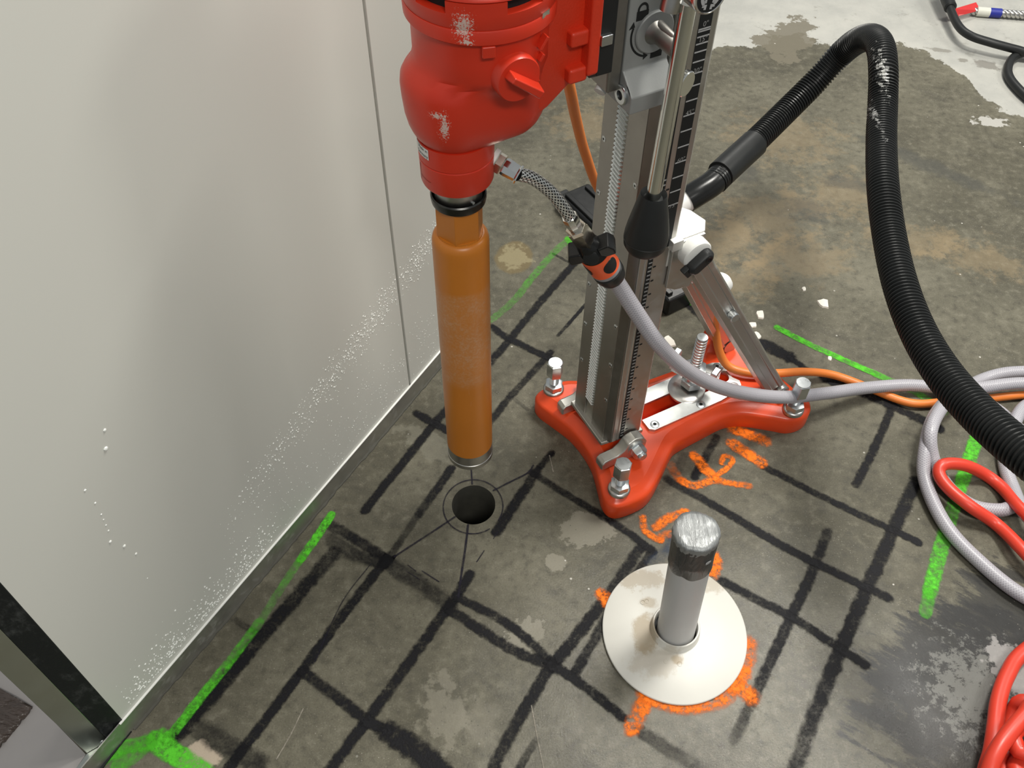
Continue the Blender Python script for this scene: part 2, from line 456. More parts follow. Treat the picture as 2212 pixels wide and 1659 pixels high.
def bit_material():
    n = NT('orange_core_bit')
    c = (0.50, 0.165, 0.016)
    col = n.mix(n.noise(14, 4), tuple(x*0.88 for x in c), tuple(x*1.1 for x in c))
    sep = n.new('ShaderNodeSeparateXYZ'); n.l.new(n.coord(), sep.inputs[0])
    z = sep.outputs[2]
    z2 = n.math('ADD', z, n.math('MULTIPLY', n.math('SUBTRACT', n.noise(40, 5), 0.5), 0.02))
    band = n.math('MULTIPLY', n.step(z2, 0.195, 0.215), n.step(z2, 0.385, 0.372))
    dust = n.math('MULTIPLY', n.step(n.noise(18, 6, 0.7), 0.25, 0.7), n.math('ADD', 0.6, n.math('MULTIPLY', n.step(n.noise(260, 4, 0.7), 0.45, 0.62), 0.8)))
    col = n.mix(n.math('MULTIPLY', n.math('MULTIPLY', band, dust), 0.5), col, (0.50, 0.30, 0.17))
    st = n.noise(1.0, 5, 0.7, n.mapping((0, 0, 0), (0, 0, 0), (150, 150, 14)))
    col = n.mix(n.math('MULTIPLY', n.step(st, 0.62, 0.75), 0.3), col, (0.60, 0.40, 0.25))
    return n.fin(col, 0.36, 0.0)
M['bit'] = bit_material()
M['steel'] = galv('worn_steel', (0.52, 0.51, 0.49), 0.32, 0.15, 60)
M['dark_steel'] = galv('dark_steel', (0.06, 0.06, 0.058), 0.30, 0.3, 60)
M['zinc'] = galv('zinc_plated_steel', (0.62, 0.65, 0.66), 0.30, 0.1, 50)
M['zinc_dull'] = galv('worn_zinc_plate', (0.58, 0.60, 0.59), 0.42, 0.15, 60, 0.25, (0.42, 0.42, 0.40))
M['chrome'] = galv('chrome_rod', (0.78, 0.79, 0.76), 0.16, 0.05, 20)
M['alu'] = galv('aluminium_column', (0.50, 0.49, 0.46), 0.42, 0.08, 9, 0.25, (0.36, 0.35, 0.32))
M['alu_lit'] = galv('lit_aluminium', (0.74, 0.74, 0.71), 0.6, 0.05, 20, 0.2, (0.6, 0.6, 0.57))  # paler aluminium copy: light on the rear bracket's top put into the colour
M['alu_dark'] = galv('dark_aluminium', (0.28, 0.27, 0.25), 0.45, 0.2, 30)
M['plate'] = galv('rail_plate', (0.34, 0.325, 0.30), 0.38, 0.12, 18, 0.25, (0.25, 0.245, 0.22))
M['carriage'] = paint('grey_carriage_paint', (0.25, 0.258, 0.252), 0.42, 0.15, 0.06, 40, 0.15, 700)
M['cast_white'] = paint('pale_painted_casting', (0.66, 0.66, 0.63), 0.5, 0, 0.08, 30, 0.1)
M['cast_grey'] = galv('cast_arm', (0.55, 0.54, 0.50), 0.45, 0.2, 30, 0.3, (0.42, 0.41, 0.37))
M['black'] = paint('black_plastic', (0.016, 0.017, 0.017), 0.42, 0, 0.2, 30, 0.05)
M['black_shiny'] = paint('black_wet_plastic', (0.012, 0.0125, 0.0125), 0.25, 0, 0.2, 30, 0.05)
M['black_flat'] = paint('black_print', (0.010, 0.011, 0.011), 0.6)
M['grey_flat'] = paint('grey_print', (0.36, 0.36, 0.36), 0.5)
M['white_flat'] = paint('white_print', (0.65, 0.65, 0.63), 0.5)
M['dim_white'] = paint('faded_print', (0.25, 0.25, 0.245), 0.5)
M['white_plastic'] = paint('white_plastic', (0.72, 0.72, 0.70), 0.4)
M['emblem_rim'] = galv('emblem_rim', (0.8, 0.8, 0.8), 0.2)
def braid_material(name, dark, light, su, sv, metal, lo=-0.2, hi=0.5, rough=0.35, bd=0.0006, bs=0.5):
    n = NT(name)
    uv = n.new('ShaderNodeUVMap'); uv.uv_map = 'UVMap'
    sep = n.new('ShaderNodeSeparateXYZ'); n.l.new(uv.outputs[0], sep.inputs[0])
    u = n.math('MULTIPLY', sep.outputs[0], su); v = n.math('MULTIPLY', sep.outputs[1], sv*2*pi)
    a = n.math('SINE', n.math('ADD', u, v)); b = n.math('SINE', n.math('SUBTRACT', u, v))
    mx = n.math('MAXIMUM', a, b)
    f = n.step(mx, lo, hi) if lo < hi else n.step(mx, hi, lo)
    n.bump(f, bs, bd)
    return n.fin(n.mix(f, dark, light), rough, metal)
M['braid'] = braid_material('steel_braid', (0.05, 0.05, 0.05), (0.80, 0.82, 0.80), 950, 11, 0.8, 0.05, 0.6, 0.26)
M['grey_hose'] = braid_material('grey_reinforced_hose', (0.30, 0.29, 0.32), (0.42, 0.41, 0.44), 1500, 10, 0.0, 0.3, 0.9, 0.33, 0.0004, 0.35)
def corr_material():
    n = NT('black_corrugated_hose')
    P = n.coord()
    c = n.mix(n.noise(40, 3), (0.010, 0.011, 0.011), (0.018, 0.019, 0.019))
    w = n.noise(120, 6, 0.75)
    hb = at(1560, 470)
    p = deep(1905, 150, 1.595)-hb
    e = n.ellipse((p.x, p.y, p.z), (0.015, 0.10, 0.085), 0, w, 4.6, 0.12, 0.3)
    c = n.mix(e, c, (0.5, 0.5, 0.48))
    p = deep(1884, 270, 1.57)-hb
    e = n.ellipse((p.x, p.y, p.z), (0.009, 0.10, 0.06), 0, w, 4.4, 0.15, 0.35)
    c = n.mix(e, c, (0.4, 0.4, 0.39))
    return n.fin(c, 0.34, 0.0)
M['corr'] = corr_material()
M['red_hose'] = paint('red_rubber_hose', (0.62, 0.045, 0.022), 0.38, 0, 0.08, 20)
M['orange_cord'] = paint('orange_cord', (0.72, 0.20, 0.035), 0.42, 0, 0.1, 20)
M['connector_orange'] = paint('orange_connector_rubber', (0.75, 0.105, 0.03), 0.42, 0, 0.06, 40)
M['grey_rubber'] = paint('grey_connector_ring', (0.22, 0.22, 0.23), 0.4)
M['brass'] = galv('nickel_fitting', (0.62, 0.58, 0.50), 0.24, 0.15, 80)
M['pvc'] = paint('grey_pvc_pipe', (0.47, 0.47, 0.465), 0.42, 0, 0.05, 30)
M['tape'] = None
def tape_material(name, c, metal, rough):
    n = NT(name)
    v = n.mapping((0, 0, 0), (0, 0, radians(12)), (70, 12, 12))
    w = n.noise(2.2, 5, 0.6, v, 0.6)
    n.bump(w, 0.6, 0.003)
    return n.fin(n.mix(w, tuple(x*0.75 for x in c), tuple(min(1, x*1.2) for x in c)), rough, metal)
M['tape_side'] = tape_material('dark_duct_tape', (0.035, 0.036, 0.036), 0.1, 0.35)
M['tape_top'] = tape_material('silver_duct_tape', (0.27, 0.28, 0.28), 0.5, 0.40)
def flange_material():
    n = NT('white_plastic_flange')
    col = n.mix(n.noise(12, 5), (0.56, 0.55, 0.505), (0.66, 0.65, 0.60))
    w = n.noise(55, 6, 0.7); w2 = n.noise(120, 5, 0.7)
    for (x, y, rx, ry, k, am) in [(-.045, -.005, .026, .040, .75, 1.6), (-.05, .085, .055, .022, .5, 3.0), (.055, .08, .045, .02, .45, 2.6),
                             (-.03, -.05, .05, .03, .35, 2.0), (0.0, -.048, .012, .01, .8, 1.0), (-.035, .045, .018, .012, .6, 1.6)]:
        e = n.ellipse((x, y), (rx, ry), 0, w, am, 0.5, 1.0)
        col = n.mix(n.math('MULTIPLY', e, k), col, (0.34, 0.265, 0.165))
    st = n.noise(1.0, 4, 0.6, n.mapping((0, 0, 0), (0, 0, radians(-20)), (80, 6, 1)))
    col = n.mix(n.math('MULTIPLY', n.step(st, 0.6, 0.75), 0.25), col, (0.62, 0.60, 0.55))
    n.bump(w2, 0.05, 0.001)
    return n.fin(col, 0.45, 0.0)
M['flange'] = flange_material()
M['plaster'] = paint('plaster', (0.72, 0.69, 0.62), 0.85, 0, 0.1, 60, 0.4, 300)
M['drop'] = paint('water_bead', (0.80, 0.82, 0.78), 0.12, 0, 0.02, 10)
M['beyond'] = paint('pale_concrete', (0.36, 0.34, 0.33), 0.6, 0, 0.2, 9, 0.3, 120)
def film_material():
    n = NT('brown_plastic_film')
    v = n.mapping((0, 0, 0), (0, 0, radians(5)), (14, 55, 10))
    w = n.noise(1.0, 4, 0.6, v, 0.4)
    n.bump(w, 0.8, 0.02)
    return n.fin(n.mix(w, (0.055, 0.042, 0.035), (0.14, 0.11, 0.095)), 0.28, 0.0)
M['film'] = film_material()
M['red_tag'] = paint('red_tag', (0.55, 0.03, 0.03), 0.5)
M['pink_print'] = paint('pink_tag_panel', (0.62, 0.20, 0.19), 0.5)
M['blue_sleeve'] = paint('blue_sleeve', (0.012, 0.02, 0.24), 0.45)
M['clear_wrap'] = paint('clear_wrap', (0.60, 0.60, 0.53), 0.25)

for k_ in ('black', 'black_shiny', 'corr', 'gasket', 'black_flat'):
    M[k_].node_tree.nodes['Principled BSDF'].inputs['Specular IOR Level'].default_value = 0.28

# ================================================================== FLOOR
HOLE = at(1023, 1090)
HRX, HRY = 0.0365, 0.0385
def make_floor():
    mb = MB(); N = 64
    ring = [mb.v((HOLE.x+HRX*cos(2*pi*k/N), HOLE.y+HRY*sin(2*pi*k/N), 0)) for k in range(N)]
    ring2 = [mb.v((HOLE.x+1.02*HRX*cos(2*pi*k/N), HOLE.y+1.02*HRY*sin(2*pi*k/N), 0)) for k in range(N)]
    sq = []
    for k in range(N):
        a = 2*pi*k/N; c, s = cos(a), sin(a); m = max(abs(c), abs(s))
        sq.append(mb.v((HOLE.x+0.2*c/m, HOLE.y+0.2*s/m, 0)))
    X0, X1, Y0, Y1 = -3.0, 4.0, -2.0, 5.0
    big = []
    for k in range(N):
        a = 2*pi*k/N; c, s = cos(a), sin(a); m = max(abs(c), abs(s)); c /= m; s /= m
        big.append(mb.v((HOLE.x+(c*(X1-HOLE.x) if c > 0 else -c*(X0-HOLE.x)), HOLE.y+(s*(Y1-HOLE.y) if s > 0 else -s*(Y0-HOLE.y)), 0)))
    mb.bridge(ring, ring2); mb.bridge(ring2, sq); mb.bridge(sq, big)
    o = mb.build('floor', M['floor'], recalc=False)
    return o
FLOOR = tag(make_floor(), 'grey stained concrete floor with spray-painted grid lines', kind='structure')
mb = MB()
N = 64
top = [(HOLE.x+HRX*cos(2*pi*k/N), HOLE.y+HRY*sin(2*pi*k/N), 0) for k in range(N)]
rings = [[(x, y, z) for x, y, _ in top] for z in (0, -0.004, -0.06, -0.12, -0.20)]
R = [mb.ring(r) for r in rings]
for a, b in zip(R, R[1:]): mb.bridge(b, a)
mb.face(R[-1])
mb.build('core_hole', M['hole'], FLOOR, recalc=False)

ZL = [0.0004]
def capsule_sd(p, P):
    best = 1e9
    for a, b in zip(P, P[1:]):
        ab = b-a; t = max(0, min(1, (p-a).dot(ab)/max(1e-12, ab.length_squared)))
        best = min(best, (p-(a+ab*t)).length)
    return best
def lerp_list(L, f):
    if isinstance(L, (int, float)): return L
    t = f*(len(L)-1); k = min(len(L)-2, int(t))
    return L[k]+(L[k+1]-L[k])*(t-k)
def stroke(name, px, width, mat, st=1.0, world=None, smooth=True, parent=None):
    """a sprayed or drawn line lying on the slab: px = points, width in metres, st = cover along the line"""
    P = [at(x, y) for x, y in px] if world is None else [Vector((p[0], p[1], 0)) for p in world]
    Q = resample(crom(P, 10) if (smooth and len(P) > 2) else P, max(0.004, width*0.35))
    n = len(Q); hw = width/2; ext = 1.45
    Tn = [(Q[min(i+1, n-1)]-Q[max(i-1, 0)]).normalized() for i in range(n)]
    core = list(Q)
    ends0 = [Q[0]-Tn[0]*hw*ext*k for k in (1.0, 0.66, 0.33)]
    ends1 = [Q[-1]+Tn[-1]*hw*ext*k for k in (0.33, 0.66, 1.0)]
    Q = ends0+Q+ends1; Tn = [Tn[0]]*3+Tn+[Tn[-1]]*3
    ZL[0] += 0.000012; z = ZL[0]
    bm = bmesh.new(); sd = []; sv = []; rows = []
    m = len(Q)
    for i, (p, t) in enumerate(zip(Q, Tn)):
        nr = Vector((t.y, -t.x, 0)); row = []
        f = i/(m-1)
        s = lerp_list(st, f)
        for k in (-1, -0.66, -0.33, 0, 0.33, 0.66, 1):
            q = p+nr*(hw*ext*k)
            row.append(bm.verts.new((q.x, q.y, z)))
            sd.append(capsule_sd(Vector((q.x, q.y, 0)), core)/hw); sv.append(s)
        rows.append(row)
    for a, b in zip(rows, rows[1:]):
        for k in range(6): bm.faces.new((a[k], a[k+1], b[k+1], b[k]))
    bmesh.ops.recalc_face_normals(bm, faces=bm.faces[:])
    if bm.faces[0].normal.z < 0: bmesh.ops.reverse_faces(bm, faces=bm.faces[:])
    me = bpy.data.meshes.new(name); bm.to_mesh(me); bm.free()
    A = me.attributes.new('sd', 'FLOAT', 'POINT'); A.data.foreach_set('value', sd)
    A = me.attributes.new('st', 'FLOAT', 'POINT'); A.data.foreach_set('value', sv)
    me.materials.append(mat)
    o = bpy.data.objects.new(name, me); COL.objects.link(o); o.parent = parent or FLOOR
    return o
BS, MK, GS, OS_ = M['black_spray'], M['marker'], M['green_spray'], M['orange_spray']
for px, w, st in [
    ([(1252, 556), (1165, 655), (1100, 735), (1062, 778), (960, 890), (870, 1000), (788, 1103)], .017, [.9, .95, .9, .8, 1, 1, 1]),
    ([(1272, 650), (1228, 700), (1205, 725)], .008, [1, .9, .5]),
    ([(1190, 760), (1150, 805), (1098, 862), (1040, 935)], .015, [1, .7, .7, .7]),
    ([(975, 1012), (945, 1055), (905, 1110)], .017, [1, 1, .3]),
    ([(905, 1110), (868, 1165), (828, 1220)], .014, [.35, .4, .9]),
    ([(832, 1212), (740, 1330), (652, 1450), (570, 1560), (490, 1665)], .017, [1, .85, .95, 1, 1]),
    ([(1192, 978), (1166, 1010)], .013, [.7, .8]),
    ([(1160, 1018), (1115, 1085), (1072, 1150)], .019, [.8, 1, .95]),
    ([(1016, 1240), (982, 1292), (895, 1415), (805, 1540), (700, 1680)], .018, [.95, 1, .95, 1, .95]),
    ([(1548, 945), (1500, 1030)], .016, [.5, .95]), ([(1480, 985), (1460, 1020)], .02, [.2, .25]),
    ([(1388, 1178), (1320, 1275), (1245, 1375), (1192, 1440)], .020, [.9, .8, 1, 1]),
    ([(1408, 1190), (1370, 1245)], .014, [.8, .6]), ([(1318, 1322), (1245, 1450)], .017, [.5, .95]),
    ([(1190, 1432), (1158, 1492), (1110, 1572), (1060, 1670)], .019, [1, 1, .7, .95]),
    ([(1158, 1600), (1115, 1670)], .012, [.3, .7]),
    ([(1788, 1148), (1750, 1245), (1708, 1335), (1640, 1480), (1585, 1600)], .018, [.5, .95, 1, .7, .3]),
    ([(1978, 1040), (1925, 1155), (1862, 1295), (1792, 1460), (1742, 1590), (1715, 1665)], .023, [.75, 1, 1, 1, .8, .5]),
    ([(1925, 885), (1888, 970), (1848, 1048)], .016, [.9, .9, 1]),
    ([(722, 1195), (640, 1290), (545, 1400), (460, 1500), (375, 1595)], .026, [.55, .85, .9, 1, 1]),
    ([(900, 893), (938, 915), (1000, 945)], .017, [.7, 1, .9]),
    ([(1062, 706), (1100, 732), (1195, 778)], .017, [.8, 1, 1]), ([(1110, 862), (1140, 885)], .008, [.1, .3]),
    ([(1195, 548), (1238, 572)], .007, [.7, .4]),
    ([(705, 1130), (760, 1160), (832, 1206)], .020, [.45, .75, .75]), ([(715, 1165), (770, 1200), (830, 1215)], .026, [.25, .6, .7]),
    ([(835, 1218), (900, 1255), (975, 1310)], .030, [.6, .45, .45]),
    ([(988, 1290), (1100, 1350), (1192, 1430)], .016, [.95, .95, .95]),
    ([(975, 1320), (1040, 1362), (1110, 1405), (1192, 1440)], .018, [.6, 1, .8, 1]),
    ([(1190, 1436), (1260, 1480), (1345, 1550)], .017, [1, 1, .95]), ([(1385, 1580), (1440, 1618), (1500, 1650)], .022, [.55, .4, .3]),
    ([(1150, 1022), (1240, 1078), (1330, 1132), (1412, 1192)], .015, [.7, .75, .85, 1]),
    ([(1440, 1035), (1565, 1105), (1710, 1190), (1920, 1293)], .017, [.5, 1, .95, 1]),
    ([(1650, 1008), (1800, 1085), (1985, 1172)], .015, [.7, .95, 1]),
    ([(1560, 1255), (1640, 1298), (1708, 1332), (1790, 1385), (1868, 1436)], .017, [.9, .9, 1, .9, 1]),
    ([(655, 1452), (720, 1500), (790, 1555), (840, 1580)], .018, [.9, .7, 1, 1]), ([(840, 1582), (900, 1620), (960, 1675)], .034, [1, 1, 1]),
    ([(1648, 742), (1705, 772)], .030, [1, 1]), ([(1705, 772), (1745, 800)], .014, [1, .8]),
    ([(1780, 818), (1870, 852), (1925, 876), (2030, 926)], .022, [.9, .9, 1, 1]), ([(2025, 900), (1995, 1000)], .022, [.8, .3]),
    ([(430, 1575), (490, 1610), (560, 1650)], .032, [.3, .5, .5]), ([(1462, 635), (1520, 690)], .020, [.7, .8]),
    ([(505, 1340), (550, 1365)], .012, [.2, .5])]:
    stroke('black_spray_line', px, w, BS, st)
for px, w, st in [
    ([(1066, 1060), (1105, 1040), (1140, 1022), (1152, 1006)], .0035, 1), ([(983, 1117), (930, 1152), (852, 1203)], .0038, 1),
    ([(1011, 1134), (1006, 1180), (997, 1240), (990, 1290)], .0042, 1), ([(1018, 1012), (1020, 1046)], .003, 1),
    ([(1046, 1190), (1030, 1214)], .0022, .9), ([(881, 1221), (898, 1234)], .0022, .8), ([(912, 1234), (948, 1257)], .0024, .9), ([(878, 1234), (906, 1252)], .0018, .7),
    ([(715, 1155), (652, 1450)], .0012, 0.0), ([(1075, 1150), (1066, 1164)], .002, .8), ([(800, 1220), (740, 1300), (680, 1430)], .0022, .8)]:
    if st: stroke('marker_line', px, w, MK, st)
cc = at(1022, 1094); rr = 0.0500
stroke('marker_circle', None, .0026, MK, [1, 1, .9, 1, 1], world=[(cc.x+rr*cos(a), cc.y+rr*1.06*sin(a)) for a in [radians(-55-9.3*k) for k in range(37)]])
for px, w, st in [
    ([(716, 1113), (690, 1152), (650, 1208)], .0165, [1.1, 1.1, .95]), ([(650, 1208), (605, 1275), (565, 1340)], .015, [.55, .35, .2]),
    ([(560, 1345), (500, 1425), (430, 1512), (368, 1592)], .017, [.35, .7, .85, 1]),
    ([(350, 1588), (322, 1606), (280, 1612), (240, 1628), (185, 1665)], .024, [1, 1, .7, .7, .9]), ([(335, 1600), (380, 1630), (440, 1672)], .032, [1.2, 1.1, 1]),
    ([(320, 1605), (260, 1650)], .03, [.5, .6]),
    ([(1236, 516), (1205, 538), (1150, 600), (1110, 650), (1062, 692)], .018, [.5, .34, .42, .26, .30]), ([(1228, 518), (1272, 550)], .022, [.7, .5]),
    ([(1490, 650), (1530, 672)], .022, [.8, .5]),
    ([(1678, 708), (1760, 750), (1890, 808)], .016, [1.1, 1, 1.0]), ([(1890, 808), (1985, 852), (2040, 890)], .018, [.7, .6, .3]),
    ([(2108, 948), (2085, 1020), (2055, 1110), (2028, 1200), (2008, 1280)], .026, [1.1, 1.05, .6, .95, 1.0]), ([(2008, 1280), (1998, 1325)], .022, [.7, .4])]:
    stroke('green_spray_line', px, w, GS, st)
for px, w, st in [
    ([(1500, 985), (1522, 1012), (1548, 1036)], .020, [1.1, 1.1, 1.1]), ([(1470, 1038), (1500, 1050), (1545, 1036)], .016, [.7, 1.1, 1.1]),
    ([(1545, 1036), (1575, 1044), (1618, 1050)], .014, [1.1, .8, .5]), ([(1552, 1025), (1575, 1008), (1582, 992), (1565, 985), (1558, 1000)], .011, [1.1, 1.1, 1.1, 1.1]),
    ([(1582, 958), (1610, 978), (1645, 1000)], .024, [.8, 1, 1.1]), ([(1582, 928), (1620, 940), (1655, 955)], .024, [1.1, 1.0, .4]), ([(1448, 1005), (1466, 1036)], .018, [.15, .45]),
    ([(1480, 1108), (1440, 1122), (1418, 1140)], .018, [.9, .9, .8]), ([(1388, 1118), (1394, 1148), (1428, 1168)], .013, [.9, .95, .9]), ([(1428, 1158), (1470, 1150)], .016, [.6, .5]),
    ([(1540, 1205), (1546, 1222), (1540, 1238)], .024, 1.1), ([(1300, 1285), (1310, 1298)], .024, 1.2),
    ([(1400, 1502), (1380, 1540), (1364, 1574)], .026, [1.1, 1.0, .95]), ([(1395, 1500), (1450, 1522), (1510, 1522), (1565, 1502), (1605, 1450), (1616, 1390)], .028, [1, .95, .9, 1, .8, .4]),
    ([(1580, 1482), (1605, 1490), (1622, 1508)], .028, [1.1, 1, .6])]:
    stroke('orange_spray_mark', px, w, OS_, st)

stroke('blue_smudge', [(1452, 1165), (1440, 1190), (1405, 1215)], .022, stroke_material('blue_smudge', (0.03, 0.06, 0.12), 0.5, (0.3, 1.2), 1.2, 0.8), [.35, .5, .3])

SCR = stroke_material('pale_scratch', (0.33, 0.30, 0.25), 0.6, (0.6, 1.1), 0.8, 0.6)
for px in ([(655, 1532), (628, 1588), (598, 1640)], [(1148, 1525), (1160, 1590), (1176, 1668)], [(1187, 985), (1195, 1020)]): stroke('pale_scratch', px, .0022, SCR, .8)

# ================================================================== WALL
WE = 0.875
W0 = at(284, 1580); WD = Vector((0.50068, 0.86563, 0)); WN = Vector((0.86563, -0.50068, 0))
def WP(s, n, z): return W0+WD*s+WN*n+Vector((0, 0, z))
def wbox(mb, s0, s1, n0, n1, z0, z1):
    return mb.obox(WP((s0+s1)/2, (n0+n1)/2, (z0+z1)/2), WD, WN, (0, 0, 1), (s1-s0)/2, (n1-n0)/2, (z1-z0)/2)
WALL = tag(wbox(MB(), 0.004, WE, -0.095, -0.006, 0, 2.6).build('wall_left', M['seam']), 'pale grey metal panel wall at the left, speckled with water', kind='structure')
wbox(MB(), 0.0, 0.6985, -0.010, -0.0012, 0.036, 2.6).build('wall_panel', M['wall'], WALL, bevel=0.0012)
wbox(MB(), 0.7030, WE, -0.010, -0.0012, 0.036, 2.6).build('wall_panel', M['wall'], WALL, bevel=0.0015)
mb = MB(); wbox(mb, -0.25, WE, -0.0012, 0.0006, 0.0, 0.0425)
tag(mb.build('baseboard_left', M['track']), 'galvanised track strip along the foot of the grey wall', kind='structure')
mb = MB(); wbox(mb, -0.005, WE, -0.001, 0.0022, 0.0412, 0.0428)
tag(mb.build('trim_6', M['lit_track_lip']), 'top lip of the track along the foot of the wall, its highlight painted in', kind='structure')
mb = MB(); A_, B_, C_ = [], [], []
for k in range(160):
    s = 0.004+(WE-0.006)*k/160
    w = .0030+.0022*mnoise.noise(Vector((s*22, 3.1, 0)))+.0014*mnoise.noise(Vector((s*90, 7.1, 0)))
    A_.append(mb.v(WP(s, .0004, .0026))); B_.append(mb.v(WP(s, max(.0012, w), .0016))); C_.append(mb.v(WP(s, max(.0016, w*1.25), 0)))
mb.bridge(A_, B_, False); mb.bridge(B_, C_, False)
tag(mb.build('trim_1', M['hole']), 'line of old sealant where the track meets the floor', kind='structure')
# water beads: uncountable
mb = MB()
def bead(s, z, r):
    c = WP(s, -0.0013, z); n = 7
    top = mb.v(c+WN*r*0.8)
    r1 = [mb.v(c+(WD*cos(2*pi*k/n)+Vector((0, 0, 1))*sin(2*pi*k/n))*r) for k in range(n)]
    r2 = [mb.v(c+WN*r*0.55+(WD*cos(2*pi*k/n)+Vector((0, 0, 1))*sin(2*pi*k/n))*r*0.68) for k in range(n)]
    mb.bridge(r1, r2)
    for k in range(n): mb.face([r2[k], r2[(k+1) % n], top])
def seam_ok(s): return not (0.695 < s < 0.706) and s < WE-0.01
for k in range(1500):
    t = random.random()**0.62
    s = 0.27+0.68*t; z = 0.205+0.12*(s-0.27)/0.53+random.gauss(-0.012, 0.017)
    if seam_ok(s): bead(s, z, random.choice([.0005, .0006, .0007, .0008, .0011, .0014]))
for k in range(900):
    s = random.uniform(0.25, 1.0); z = random.uniform(0.06, 0.26)*(0.5+0.5*random.random())
    if seam_ok(s) and z > 0.05: bead(s, z, random.choice([.0004, .0005, .0006, .0007, .0010]))
for k in range(520):
    c = random.choice([0.04, 0.07, 0.10, 0.13, 0.16, 0.19, 0.22, 0.26, 0.30]); s = c+random.gauss(0, .016); z = 0.052+abs(random.gauss(0, .028))
    if s > 0.02: bead(s, z, random.choice([.0006, .0008, .0010, .0013, .0017]))
for s, z, r in [(.176, .511, .0022), (.167, .487, .003), (.124, .459, .0016), (.117, .357, .0022), (.131, .242, .001), (.135, .30, .002), (.128, .33, .0024),
                (.122, .375, .0014), (.123, .386, .0013), (.124, .397, .0012), (.125, .407, .0013), (.126, .43, .0015)]: bead(s, z, r)
tag(mb.build('water_beads', M['drop'], WALL), kind='stuff')
# left end of the wall: black gasket, steel stud, track end
G1 = at(237, 1603); G2 = at(190, 1630)
def vslab(a, b, t, z0, z1):
    d = (b-a).normalized(); nn = Vector((-d.y, d.x, 0))
    if nn.dot(Vector((0, -1, 0))-Vector((1, 0, 0))*0) > 0 and False: nn = -nn
    if nn.dot(-Vector((a.x, a.y, 0))) > 0: nn = -nn
    m = MB(); P = [a, b, b+nn*t, a+nn*t]
    m.prism([(p.x, p.y) for p in P], 'z', z0, z1)
    return m
tag(vslab(W0+WD*0.0008, G1, 0.055, 0.0, 2.6).build('trim_2', M['gasket'], bevel=0.001), 'black foam gasket strip up the left end of the wall', kind='structure')
tag(vslab(G1, G2, 0.045, 0.0, 2.6).build('trim_3', M['stud'], bevel=0.001), 'galvanised steel stud beside the black gasket', kind='structure')
mb = MB(); mb.prism([(p.x, p.y) for p in [W0+WN*.001, at(222, 1664)-WD*.02, at(188, 1668)-WD*.02, at(238, 1606)]], 'z', 0.0, 0.0035)
tag(mb.build('trim_4', M['gasket']), 'black gasket tongue lying on the floor at the wall end', kind='structure')
mb = MB(); mb.prism([(p.x, p.y) for p in [at(238, 1604), at(192, 1664)-WD*.02, at(170, 1664)-WD*.02, at(190, 1631)]], 'z', 0.0, 0.005)
tr5 = tag(mb.build('trim_5', M['stud']), 'galvanised track end on the floor past the wall end', kind='structure')
for q in [(221, 1600, .012), (206, 1637, .006)]:
    p = at(q[0], q[1], q[2]); mb = MB(); mb.sphere(p, 0.0045, 10, 6)
    mb.build('screw_head', M['zinc'], tr5)
# floor past the wall end
mb = MB(); mb.prism([(p.x, p.y) for p in [at(186, 1630), at(160, 1668), at(-60, 1800), at(-400, 1650), at(-420, 1250), at(0, 1440)]], 'z', -0.002, 0.0012)
tag(mb.build('floor', M['beyond']), 'pale grey concrete past the left end of the wall', kind='structure')
mb = MB()
NX, NY = 26, 26
a, b, c, d = at(74, 1530), at(-10, 1630), at(-330, 1560), at(-200, 1380)
grid = []
for i in range(NX):
    row = []
    for j in range(NY):
        u, v = i/(NX-1), j/(NY-1)
        p = (a*(1-u)+d*u)*(1-v)+(b*(1-u)+c*u)*v
        z = 0.006+0.004*mnoise.noise(Vector((p.x*22, p.y*70, 0)))+0.003*sin(v*26+u*5)*max(0, 1-u*1.2)
        row.append(mb.v((p.x, p.y, z)))
    grid.append(row)
for i in range(NX-1):
    for j in range(NY-1): mb.face([grid[i][j], grid[i+1][j], grid[i+1][j+1], grid[i][j+1]])
o = mb.build('plastic_sheet', M['film'])
sm = o.modifiers.new('thick', 'SOLIDIFY'); sm.thickness = 0.004; sm.offset = -1
tag(o, 'wrinkled brown plastic sheet on the floor past the wall end', 'plastic sheet')

# ================================================================== DRILL STAND (mm: x towards the column, y to the near side, z up)
RZ = radians(90)-A0
STAND = tag(empty('drill_stand', O+AX*0.40, RZ), 'core drill stand: red cast base, bolts and upright aluminium column with carriage', 'drill stand')
SHX = 400
def SS(p): return Vector((p[0]-SHX, -p[1], p[2]))*0.001
def part(mb, name, m, parent=STAND, **k): return mb.build(name, M[m] if isinstance(m, str) else m, parent, **k)

half = [(213, 0), (212, 20), (208, 45), (196, 81), (187, 108), (188, 126), (199, 136), (224, 140), (250, 139), (272, 130), (303, 109), (340, 82), (358, 73), (385, 70),
        (418, 68), (455, 66), (475, 68), (501, 79), (539, 109), (561, 127), (588, 132), (610, 123), (621, 104), (617, 82), (612, 50), (610, 0)]
outl = [(x, y, 0) for x, y in half] + [(x, -y, 0) for x, y in half[-2:0:-1]]
OUT = resample(crom(outl, 8, True)+[Vector(outl[0])], 6.0)[:-1]
def inset(P, d):
    n = len(P); Q = []
    for i in range(n):
        t = (P[(i+2) % n]-P[(i-2) % n]).normalized()
        Q.append(P[i]+Vector((-t.y, t.x, 0))*d)
    return Q
sgn = 1 if sum((b.x-a.x)*(b.y+a.y) for a, b in zip(OUT, OUT[1:]+OUT[:1])) < 0 else -1
mb = MB(SS)
rr_ = []
for d, z in ((1.0, 0.0), (0, 3), (0, 33), (1.5, 37), (4.5, 40), (9, 41.5), (14, 46), (19, 49), (20, 50)):
    rr_.append(mb.ring([(p.x, p.y, z) for p in inset(OUT, sgn*d)]))
for a, b in zip(rr_, rr_[1:]): mb.bridge(a, b)
